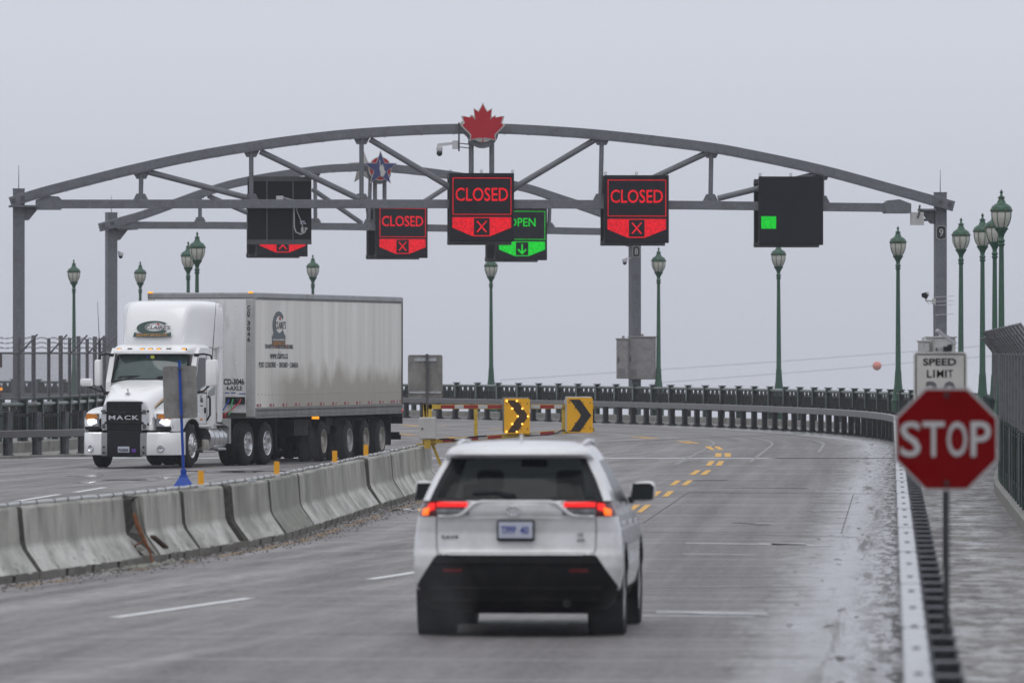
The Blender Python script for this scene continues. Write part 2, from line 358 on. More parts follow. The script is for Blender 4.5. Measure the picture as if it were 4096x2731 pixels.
def road_material(name, base, walk=False):
    m = bpy.data.materials.new(name); m.use_nodes = True; t = m.node_tree; N = t.nodes.new; L = t.links.new
    b = t.nodes['Principled BSDF']
    uv = N('ShaderNodeUVMap'); uv.uv_map = 'run'
    def noise(sx, sy, scale=1, detail=6, rough=.6):
        mp = N('ShaderNodeMapping'); mp.inputs['Scale'].default_value = (sx, sy, 1); L(uv.outputs[0], mp.inputs[0])
        n = N('ShaderNodeTexNoise'); n.inputs['Scale'].default_value = scale; n.inputs['Detail'].default_value = detail
        n.inputs['Roughness'].default_value = rough; L(mp.outputs[0], n.inputs[0]); return n.outputs[0]
    def rng(x, a, bb, c=0., d=1.):
        r = N('ShaderNodeMapRange'); r.inputs[1].default_value = a; r.inputs[2].default_value = bb
        r.inputs[3].default_value = c; r.inputs[4].default_value = d; L(x, r.inputs[0]); return r.outputs[0]
    def mth(op, x, y):
        q = N('ShaderNodeMath'); q.operation = op
        for i, z in enumerate((x, y)):
            if isinstance(z, (int, float)): q.inputs[i].default_value = z
            else: L(z, q.inputs[i])
        return q.outputs[0]
    def mixc(f, c0, c1):
        q = N('ShaderNodeMix'); q.data_type = 'RGBA'; L(f, q.inputs[0])
        for i, c in ((6, c0), (7, c1)):
            if isinstance(c, tuple): q.inputs[i].default_value = (*c, 1)
            else: L(c, q.inputs[i])
        return q.outputs[2]
    sep = N('ShaderNodeSeparateXYZ'); L(uv.outputs[0], sep.inputs[0]); o_, s_ = sep.outputs[0], sep.outputs[1]
    streak = noise(1.6, .03, 1, 5)             # long wheel-track streaks
    patch = noise(.35, .05, 1, 4)
    cross = noise(.10, 1.1, 1, 4, .65)         # bands across the lanes
    fine = noise(9, 2.0, 1, 8, .7)
    geo = N('ShaderNodeTexCoord'); mpd = N('ShaderNodeMapping'); mpd.vector_type = 'TEXTURE'; mpd.inputs['Rotation'].default_value = (0, 0, -R(9)); mpd.inputs['Scale'].default_value = (.55, 22, 1)
    L(geo.outputs['Object'], mpd.inputs[0]); nd = N('ShaderNodeTexNoise'); nd.inputs['Scale'].default_value = 1; nd.inputs['Detail'].default_value = 5; L(mpd.outputs[0], nd.inputs[0]); diag = nd.outputs[0]
    c = mixc(rng(streak, .32, .68), tuple(x*.72 for x in base), tuple(x*1.28 for x in base))
    if not walk: c = mixc(mth('MULTIPLY', rng(diag, .42, .68), rng(o_, -3.4, -6.0)), c, tuple(x*2.0 for x in base))
    c = mixc(mth('MULTIPLY', rng(cross, .48, .70, 0, .6), 1.0 if walk else rng(o_, -6.5, -3.6, .15, 1.0)), c, tuple(x*1.55 for x in base))
    c = mixc(rng(patch, .52, .7, 0, .6), c, tuple(x*.68 for x in base))
    c = mixc(rng(fine, .55, .75, 0, .5), c, tuple(x*.6 for x in base))
    blot = noise(3.2, .75, 1, 7, .7)
    mott = noise(4.5, .9, 1, 8, .72)
    edge_n = mth('ADD', mth('ADD', mth('MULTIPLY', patch, .40), mth('MULTIPLY', cross, .30)), mth('MULTIPLY', blot, .30))
    grit = None
    if walk:
        wet = rng(mth('ADD', mth('MULTIPLY', noise(1.3, .5, 1, 6, .65), .6), mth('MULTIPLY', blot, .4)), .46, .58)
        grit = rng(noise(3.4, 1.1, 1, 8, .75), .50, .60)
        c = mixc(grit, c, (.05, .047, .046))
        c = mixc(rng(cross, .52, .66, 0, .5), c, (.27, .265, .265))
    else:
        # a film of water with a ragged edge lies along the kerb side; elsewhere only thin damp streaks
        film = rng(mth('ADD', o_, mth('MULTIPLY', mth('SUBTRACT', edge_n, .5), 3.2)), -1.40, -.70)
        damp = mth('MULTIPLY', rng(mth('ADD', mth('MULTIPLY', cross, .55), mth('MULTIPLY', mott, .45)), .52, .62), .28)
        wet = mth('MAXIMUM', film, damp)
        c = mixc(film, c, (.235, .235, .245))  # sky sheen of the film also painted in as a paler grey
        gn = noise(7.0, .6, 1, 9, .78)
        grit = mth('MULTIPLY', rng(o_, -.62, -.10), rng(gn, .47, .54))
        trail = mth('MULTIPLY', rng(mth('ABSOLUTE', mth('ADD', o_, .50), 0), .34, .10), rng(noise(3.6, .10, 1, 7, .6), .53, .62, 0, .8))
        spots = mth('MULTIPLY', rng(o_, -2.2, -.6), rng(noise(6, .5, 1, 4, .5), .63, .68))
        grit = mth('MAXIMUM', mth('MAXIMUM', grit, trail), spots)
        c = mixc(grit, c, (.040, .038, .038))
    c = mixc(rng(mott, .42, .60, 0, .5), c, tuple(x*.55 for x in base))
    grain = noise(14, 5, 1, 4, .6)
    c = mixc(rng(grain, .40, .66, 0, .4), c, tuple(x*1.7 for x in base))
    L(c, b.inputs['Base Color'])
    dry = mth('SUBTRACT', 1.0, grit)
    rg = mth('SUBTRACT', rng(streak, .35, .65, .62, .48), mth('MULTIPLY', mth('MULTIPLY', wet, dry), .30))
    q = N('ShaderNodeClamp'); L(rg, q.inputs[0]); q.inputs[1].default_value = .10; q.inputs[2].default_value = .9
    L(q.outputs[0], b.inputs['Roughness'])
    L(rng(mth('MULTIPLY', wet, dry), 0, 1, .07, .85), b.inputs['Specular IOR Level'])
    wv = N('ShaderNodeTexNoise'); wv.inputs['Scale'].default_value = 1; wv.inputs['Detail'].default_value = 5
    mp = N('ShaderNodeMapping'); mp.inputs['Scale'].default_value = (5, 14, 1); L(uv.outputs[0], mp.inputs[0]); L(mp.outputs[0], wv.inputs[0])
    bp = N('ShaderNodeBump'); bp.inputs['Strength'].default_value = .35; bp.inputs['Distance'].default_value = .012
    L(wv.outputs[0], bp.inputs['Height']); L(bp.outputs[0], b.inputs['Normal'])
    return m
m_road = road_material('wet_road', (.158, .149, .149))
m_walk = road_material('wet_footway', (.17, .16, .155), True)
deck('road', [-33, -25, -18, -12, -8, -5, -3, -1.5, .30], -205, -24, 3, 0, m_road)
deck('road', [-25, -18, -12, -8, -5, -3, -1.5, .30], -24, 198, 2, 0, m_road)
deck('pavement', [.30, .8, 1.3, lambda s: rail_off(s)+.6], -205, 198, 3, .05, m_walk)
mb = MB()
for s in range(-205, 198, 3):
    e0, e1 = s, s+3
    mb.quad(path(e0, .30, 0), path(e1, .30, 0), path(e1, .30, .05), path(e0, .30, .05))
    a, b_ = rail_off(e0)+.6, rail_off(e1)+.6
    mb.quad(path(e0, a, .05), path(e1, b_, .05), path(e1, b_, -1.1), path(e0, a, -1.1))
struct(mb.build('deck_edge', m_kerb))
m_river = mat('river_water', (.10,.12,.13), .12, 0, var=.2, scale=.02)
rv = MB(); rv.quad((-450,-60,-28), (450,-60,-28), (450,1180,-28), (-450,1180,-28))
struct(rv.build('river', m_river))

# kerb under the railing
mb = MB(); rings = []
for s in range(-180, 192, 3):
    o = rail_off(s)-.10
    rings.append([path(s, o+x, z) for x, z in ((0,.0),(0,.23),(.02,.25),(.36,.25),(.38,.23),(.38,.0))])
mb.loft(rings, False)
struct(mb.build('kerb', m_kerb))

# ------------------------------------------------------------------ painted lines and joints
def strip(mb, quads, z=.005):
    for q in quads: mb.quad(*[gnd(u, v, z) for u, v in q])
mb = MB()
def Z8(x, y): return (2400+x/1.451, 1650+y/1.451)
pairs = [(577,533,(212,243),(262,300)), (577,533,(150,181),(200,236)), (486,454,(293,325),(328,360)), (486,454,(360,395),(395,432)),
         (420,392,(403,435),(440,472)), (420,392,(472,505),(508,540)), (360,333,(517,550),(556,588)), (360,333,(578,615),(615,648)),
         (307,280,(612,645),(635,667)), (307,280,(670,703),(690,722)), (256,234,(668,702),(670,706)), (256,234,(725,760),(722,758)),
         (215,195,(640,670),(608,640)), (215,195,(690,718),(658,690)), (178,165.5,(508,540),(440,470)), (178,165.5,(553,584),(483,515)),
         (150,140,(270,300),(165,195)), (150,138,(318,346),(215,245)), (126,121,(0,28),(-70,-45)), (125,120,(-20,5),(-95,-70))]
strip(mb, [(Z8(n0,y0), Z8(n1,y0), Z8(f1,y1), Z8(f0,y1)) for y0,y1,(n0,n1),(f0,f1) in pairs])
def Z2(x, y): return (1550+x/2.94, 1480+y/2.94)
for x0,y0,x1,y1 in ((120,638,360,651),(180,645,420,658),(575,655,665,661),(85,744,285,755),(130,752,330,763),(620,780,870,792),(690,788,930,801),(1180,684,1320,691)):
    a, b_, h = Z2(x0,y0), Z2(x1,y1), 2.2
    strip(mb, [((a[0],a[1]), (b_[0],b_[1]), (b_[0]+16,b_[1]+h), (a[0]+16,a[1]+h))])
# worn yellow edge line along the foot of the barriers
struct(mb.build('yellow_lane_marking', m_yline))
mb = MB()
def wl(p, q, w=.13):
    a, b_ = gnd(*p, .005), gnd(*q, .005); d = (b_-a).normalized(); n = V((d.y, -d.x, 0))*(w/2)
    mb.quad(a-n, a+n, b_+n, b_-n)
wl((455,2468),(1000,2390)); wl((1480,2315),(1720,2278)); wl((73,2002),(237,1976)); wl((300,1968),(420,1948))
wl((0,1841),(135,1837)); wl((200,1835.5),(600,1824.5)); wl((-300,1850),(0,1841))
struct(mb.build('white_lane_marking', m_wline))

# pale sealed joints and tyre-polished arcs in the concrete, dark saw cuts
m_joint = mat('pale_joint_sealant', (.225,.22,.225), .5, var=.25, scale=2, dirt=(.13,.125,.127), dscale=3, dlo=.44, dhi=.58)
m_cut = mat('dark_joint', (.03,.03,.03), .5)
mb = MB()
def across(p, q, w):
    a, b_ = gnd(*p, .0035), gnd(*q, .0035)
    mb.quad(a, b_, b_+V((0,w,0)), a+V((0,w,0)))
for x0,y0,x1,y1,w in ((250,690,1500,722,.14),(0,468,850,456,.25),(30,247,1500,213,.3),(560,433,1210,440,.3),
                      (480,395,740,392,.3),(250,1015,1200,1010,.12),(230,1150,1000,1185,.10),(1230,570,1440,574,.18),(720,322,980,321,.4)):
    across(Z8(x0,y0), Z8(x1,y1), w)
def arc(o, s0, s1, w=.10):
    n = int((s1-s0)/3)
    for i in range(n):
        a, b_ = s0+(s1-s0)*i/n, s0+(s1-s0)*(i+1)/n
        mb.quad(path(a,o,.003), path(a,o+w,.003), path(b_,o+w,.003), path(b_,o,.003))
for o, a, b_ in ((-3.4,-30,22),(-2.0,-14,26),(-5.0,-34,14),(-7.3,-52,-8)): arc(o, a, b_, .08)
for p, q in ():
    a, b_ = gnd(*p, .003), gnd(*q, .003); d = (b_-a).normalized(); n = V((d.y,-d.x,0))*.06
    mb.quad(a-n, a+n, b_+n, b_-n)
struct(mb.build('road_joint_seal', m_joint))
m_salt = mat('salt_streak', (.42,.42,.44), .45, var=.2, scale=2, dirt=(.17,.165,.17), dscale=3, dlo=.46, dhi=.62, stretch=(.6,1,1))
mb = MB()
for x0,y0,x1,y1,w in ((500,758,930,764,.45),(930,764,1345,775,.75),(1000,766,1200,768,.9),(330,1160,980,1172,.62),(250,1178,900,1185,.25),(250,1016,900,1012,.30),(500,395,740,392,.35),(560,432,1210,440,.32),(840,643,1420,642,.30),(1235,572,1450,575,.3),(480,820,900,826,.3)):
    across(Z8(x0,y0), Z8(x1,y1), w)
struct(mb.build('salt_streak', m_salt))
mb = MB()
def cut(p, q, w=.03):
    a, b_ = gnd(*p, .0045), gnd(*q, .0045); d = (b_-a).normalized(); n = V((d.y,-d.x,0))*(w/2)
    mb.quad(a-n, a+n, b_+n, b_-n)
cut(Z8(248,640), Z8(515,460), .026); cut(Z8(0,172), Z8(1180,122), .28); cut(Z8(515,462), Z8(1690,470), .16)
cut(Z8(1470,475), Z8(1400,700), .016); cut(Z8(800,636), Z8(960,650), .2)
struct(mb.build('road_saw_cut', m_cut))

# ------------------------------------------------------------------ box-beam guardrails
def beam_mesh(pts, nors, z0, z1, w):
    mb = MB(); rings = []
    for p, n in zip(pts, nors):
        c = .012
        rings.append([p+n*a+V((0,0,z)) for a, z in ((-w/2+c,z0),(w/2-c,z0),(w/2,z0+c),(w/2,z1-c),(w/2-c,z1),(-w/2+c,z1),(-w/2,z1-c),(-w/2,z0+c))])
    return mb.loft(rings, True, True)
def ibeam_post(mb, p, d, n, z1=.82, hw=.10, z0=.03):      # web along n, flanges across
    for k in (-.07, .07): mb.bar(p+n*k+V((0,0,z0)), p+n*k+V((0,0,z1)), .2, .016, d)
    mb.bar(p+V((0,0,z0)), p+V((0,0,z1)), .124, .012, n)
    mb.bar(p+n*-.12+V((0,0,.015)), p+n*.12+V((0,0,.015)), .33, .028, d)
    for a in (-.13, .13):
        for k in (-.09, .09): mb.lathe([(.016,.03),(.016,.075)], p+d*a+n*k, 6)
    mb.bar(p+n*-.08+V((0,0,z1+.006)), p+n*.08+V((0,0,z1+.006)), .20, .012, d)
def guardrail(label, pts_f, s0, s1, ds, root_loc, zb=(.585,.775), mp_=None, mb_=None, pz=.82, upper=None):
    g = thing('guardrail', label, 'guardrail', root_loc)
    ss = []; s = s0
    while s <= s1: ss.append(s); s += 1.5
    P, Nn = zip(*[pts_f(s)[:2] for s in ss])
    beam_mesh(P, Nn, zb[0], zb[1], .15).build('beam', mb_ or m_beam, g, root_loc, True)
    # bolts on top, splice plates
    bt = MB(); s = s0+.6
    while s < s1:
        p, n = pts_f(s)[:2]
        bt.lathe([(.022,zb[1]-.001),(.022,zb[1]+.012)], p, 6); s += ds*2
    struct(bt.build('bolt_row', m_dgrey, g, root_loc), 'stuff')
    s = s0+2
    while s < s1:
        p, n, d = pts_f(s); sp = MB(); sp.bar(p-d*.012+V((0,0,(zb[0]+zb[1])/2)), p+d*.012+V((0,0,(zb[0]+zb[1])/2)), .156, zb[1]-zb[0]+.006, n); s += 9; sp.build('splice', m_dgrey, g, root_loc)
    if upper:
        um = MB()
        for p, n, p2 in zip(P, Nn, P[1:]): um.bar(p+n*.33+V((0,0,upper)), p2+n*.33+V((0,0,upper)), .06, .07)
        um.build('upper_rail', m_post, g, root_loc)
    posts = []; s = s0+1
    while s < s1: posts.append(s); s += ds
    rest = MB()
    for i, s in enumerate(posts):
        p, n, d = pts_f(s); q = p+n*.155
        tgt = MB() if i < 100 else rest
        ibeam_post(tgt, q, d, n, pz)
        tgt.bar(q-n*.12+V((0,0,zb[0]+.09)), q-n*.085+V((0,0,zb[0]+.09)), .12, .12, d)
        if i < 100: tgt.build('post', mp_ or m_post, g, root_loc)
    if rest.v: struct(rest.build('post', m_post, g, root_loc), 'stuff')
    return g
guardrail('straight wet box beam guardrail running from the foreground past the stop sign', lambda s: (path(s), path_nor(s), path_dir(s)), -166, -8.0, 1.75, path(-60), mp_=m_post_lt, mb_=m_beam_wet)
guardrail('dark box beam guardrail curving round the bend in front of the green railing', lambda s: (path(s), path_nor(s), path_dir(s)), -7.98, 152, 1.75, path(20))
# inner kerb side: the plaza narrows into the bend
IN = [V((x,y,0)) for x,y in ((-16,170.5),(-13.4,175.3),(-11.9,178),(-10.66,180.6),(-9.8,184),(-9.2,190),(-8.8,200),(-8.8,215),(-9.3,232),(-10.6,250),(-13,269),(-16.5,287),(-21.5,305))]
def poly_at(pts, s):
    for a, b_ in zip(pts, pts[1:]):
        l = (b_-a).length
        if s <= l or b_ is pts[-1]: return a+(b_-a)*(s/l), (b_-a).normalized()
        s -= l
def inner(s):
    p, d0 = poly_at(IN, s); _, d1 = poly_at(IN, max(0, s-1.2)); _, d2 = poly_at(IN, s+1.2)
    d = (d0+d1+d2).normalized()
    return p, V((-d.y, d.x, 0)), d
guardrail('short dark guardrail on thick steel posts beside the white truck cab', inner, 2, 34, 1.42, IN[3], (.48,.655), mp_=m_post_lt, pz=1.08, upper=1.0)

# ------------------------------------------------------------------ green lattice railings
def railing(label, f, s0, s1, ds, root_loc, maxp=100):
    """f(s) -> point, outward normal, direction; posts every ds with caps, top and bottom rail, tapered pickets"""
    g = thing('bridge_railing', label, 'railing', root_loc)
    n = int((s1-s0)/ds); top, low, inf = MB(), MB(), MB()
    rt = []; rl = []
    for i in range(n*2+1):
        p, nn, d = f(s0+i*ds/2)
        rt.append(p+V((0,0,1.23))); rl.append(p+V((0,0,.50)))
    top.tube(rt, .055, 8)
    for a, b_ in zip(rl, rl[1:]): low.bar(a, b_, .11, .07)
    top.build('top_rail', m_green, g, root_loc, True); low.build('bottom_rail', m_green, g, root_loc)
    rest, restc, resti = MB(), MB(), MB()
    for i in range(n+1):
        p, nn, d = f(s0+i*ds)
        pm = MB(); cm = MB()
        q = pm if i < maxp else rest; c = cm if i < maxp else restc
        for k in (-.07, .07): q.bar(p+nn*k+V((0,0,.24)), p+nn*k+V((0,0,1.33)), .17, .016, d)
        q.bar(p+V((0,0,.24)), p+V((0,0,1.33)), .13, .014, nn)
        c.bar(p-nn*.11+V((0,0,1.345)), p+nn*.11+V((0,0,1.345)), .27, .03, d)
        if i < maxp:
            o = pm.build('post', m_green, g, root_loc)
            cm.build('post_cap', m_green, o, root_loc)
        if i == n: break
        inf = MB()
        for k in range(4):
            p, nn, d = f(s0+(i+(k+.5)/4)*ds)
            wb, wt_, a, zt, zm = ds/4-.012, ds/4*.52, p+nn*.03, 1.185, 1.0
            inf.prism([(-wb/2,.53),(wb/2,.53),(wb/2,zm),(wt_/2,zt),(-wt_/2,zt),(-wb/2,zm)], a, d, (0,0,1), nn*.02)
        for k in range(9):
            p, nn, d = f(s0+(i+(k+.5)/9)*ds); a = p-nn*.03
            inf.bar(a+V((0,0,.53)), a+V((0,0,1.03)), .035, .04, d)
        if i < maxp: inf.build('infill_panel', m_infill, g, root_loc)
        else: resti.add(inf.v, inf.f)
    if rest.v:
        struct(rest.build('post', m_green, g, root_loc), 'stuff'); struct(restc.build('post_cap', m_green, g, root_loc), 'stuff')
    if resti.v: struct(resti.build('infill_panel', m_infill, g, root_loc), 'stuff')
    return g
railing('green steel lattice railing with capped posts curving along the outer edge of the bridge', lambda s: (path(s, rail_off(s)+.05), path_nor(s), path_dir(s)), -99, 152, 2.15, path(-40, 2.2))
def inner_rail(s):
    p, n, d = inner(s); return p+n*2.1, n, d
railing('dark green lattice railing with flat capped posts under the barbed wire fence', inner_rail, 3, 40, 2.3, IN[3]+V((-1.8,1,0)))
mb = MB(); rings = []
for k in range(1, 60):
    p, n, d = inner(k*.7+1); rings.append([p+n*x+V((0,0,z)) for x, z in ((1.85,.0),(1.85,.31),(1.87,.33),(2.3,.33),(2.3,0))])
mb.loft(rings, False); struct(mb.build('kerb', m_kerb))
mb = MB(); rings = []
for k in range(1, 60):
    p, n, d = inner(k*.7+1); rings.append([p+n*x+V((0,0,z)) for x, z in ((-.35,.0),(-.35,.055),(1.85,.06))])
mb.loft(rings, False); struct(mb.build('pavement', m_kerb))

# ------------------------------------------------------------------ chain-link fences
def mesh_material(name, col, fill, metal=.5):
    m = bpy.data.materials.new(name); m.use_nodes = True; t = m.node_tree; N = t.nodes.new; L = t.links.new
    b = t.nodes['Principled BSDF']; b.inputs['Base Color'].default_value = (*col, 1); b.inputs['Roughness'].default_value = .45; b.inputs['Metallic'].default_value = metal
    uv = N('ShaderNodeUVMap'); uv.uv_map = 'run'
    sep = N('ShaderNodeSeparateXYZ'); L(uv.outputs[0], sep.inputs[0])
    outs = []
    for sg in (1, -1):
        a = N('ShaderNodeMath'); a.operation = 'MULTIPLY'; a.inputs[1].default_value = sg; L(sep.outputs[1], a.inputs[0])
        s = N('ShaderNodeMath'); s.operation = 'ADD'; L(sep.outputs[0], s.inputs[0]); L(a.outputs[0], s.inputs[1])
        f = N('ShaderNodeMath'); f.operation = 'MULTIPLY'; f.inputs[1].default_value = 12.0; L(s.outputs[0], f.inputs[0])
        g = N('ShaderNodeMath'); g.operation = 'FRACT'; L(f.outputs[0], g.inputs[0])
        h = N('ShaderNodeMath'); h.operation = 'LESS_THAN'; h.inputs[1].default_value = fill; L(g.outputs[0], h.inputs[0])
        outs.append(h.outputs[0])
    mxm = N('ShaderNodeMath'); mxm.operation = 'MAXIMUM'; L(outs[0], mxm.inputs[0]); L(outs[1], mxm.inputs[1])
    tr = N('ShaderNodeBsdfTransparent'); mx = N('ShaderNodeMixShader')
    L(mxm.outputs[0], mx.inputs[0]); L(tr.outputs[0], mx.inputs[1]); L(b.outputs[0], mx.inputs[2])
    L(mx.outputs[0], t.nodes['Material Output'].inputs[0])
    return m
m_link = mesh_material('chain_link', (.07,.07,.075), .24, .1)
m_link_r = mesh_material('chain_link_wet', (.032,.028,.030), .42, 0)
def sheet(name, rows, us, m, parent, org):
    """rows: list of polylines of equal length; UV run = (distance along, distance up)"""
    vs, fs, uv = [], [], []
    k = len(us)
    for h, row in rows:
        for p, u in zip(row, us): vs.append(tuple(V(p)-V(org))); uv.append((u, h))
    for i in range(len(rows)-1):
        for j in range(k-1): fs.append((i*k+j, i*k+j+1, (i+1)*k+j+1, (i+1)*k+j))
    me = bpy.data.meshes.new(name); me.from_pydata(vs, [], fs); l = me.uv_layers.new(name='run')
    for lp in me.loops: l.data[lp.index].uv = uv[lp.vertex_index]
    me.materials.append(m); o = bpy.data.objects.new(name, me); COL.objects.link(o); o.parent = parent
    return o
m_fpost = mat('fence_post', (.13,.13,.14), .5, .4, var=.25, scale=9)
# left: mesh above the railing, barbed wire on raised posts
org = IN[3]+V((-1.9,1.2,0))
g = thing('chain_link_fence', 'grey chain link fence topped with barbed wire beside the white truck', 'fence', org)
us = [3+k*.75 for k in range(50)]
def fl(s, z, o=2.35): p, n, d = inner(s); q = p+n*o; q.z = z; return q
sheet('chain_link', [(0, [fl(s,1.36) for s in us]), (1.14, [fl(s,2.50) for s in us])], us, m_link, g, org)
for z in (1.38, 2.49): MB().tube([fl(s,z) for s in us], .026, 6).build('fence_rail', m_fpost, g, org)
for k, s in enumerate([3.2+2.35*k for k in range(15)]):
    hgt = 2.93 if k % 2 == 0 else 2.86
    MB().tube([fl(s,.3), fl(s,hgt)], .055 if k % 2 == 0 else .045, 8).build('post', m_fpost, g, org, True)
    if k % 2 == 1: MB().tube([fl(s,2.45), fl(s+.1,2.95,1.9)], .022, 6).build('wire_arm', m_fpost, g, org)
for z, o in ((2.62,2.3),(2.74,2.3),(2.86,2.3)):
    w = MB(); pts = []
    for k in range(int(36/.5)): pts.append(fl(3+k*.5, z+.02*math.sin(k*1.7), o))
    w.tube(pts, .008, 4)
    for k in range(0, len(pts)-1):
        c = (pts[k]+pts[k+1])/2; w.bar(c+V((-.03,0,-.03)), c+V((.03,0,.03)), .008, .008); w.bar(c+V((-.03,0,.03)), c+V((.03,0,-.03)), .008, .008)
    w.build('barbed_wire', m_fpost, g, org)
# right: taller weathered mesh with an inward leaning top
org = path(-60, 2.1)
g = thing('chain_link_fence', 'dark wet chain link fence with leaning mesh top beside the stop sign', 'fence', org)
S0, S1 = -108, -13
us = [S0+k*2.5 for k in range(39)]
def fr(s, o, z): return path(s, rail_off(s)+o, z)
sheet('chain_link', [(0, [fr(s,.02,1.28) for s in us]), (1.2, [fr(s,.02,2.48) for s in us])], us, m_link_r, g, org)
sheet('leaning_mesh', [(0, [fr(s,.02,2.48) for s in us]), (.5, [fr(s,-.28,2.86) for s in us])], us, m_link, g, org)
for o, z in ((.02,2.48),(.02,1.30),(-.10,2.64),(-.19,2.75),(-.28,2.86)):
    MB().tube([fr(s,o,z) for s in us], .024 if o > 0 else .012, 6).build('fence_rail' if o > 0 else 'barbed_wire', m_fpost, g, org)
s = S0
while s <= S1:
    MB().tube([fr(s,.02,.3), fr(s,.02,2.5)], .035, 8).build('post', m_fpost, g, org, True)
    MB().tube([fr(s,.02,2.46), fr(s,-.29,2.87)], .02, 6).build('wire_arm', m_fpost, g, org); s += 2.9
for k, s in enumerate((-13.2, -18, -23, -30)):
    q = MB(); q.tube([fr(s,.05,2.3), fr(s,.05,3.02-.03*k)], .06, 8); q.lathe([(.075,0),(.075,.03),(.03,.06)], fr(s,.05,3.02-.03*k), 8)
    q.build('end_post', m_fpost, g, org, True)
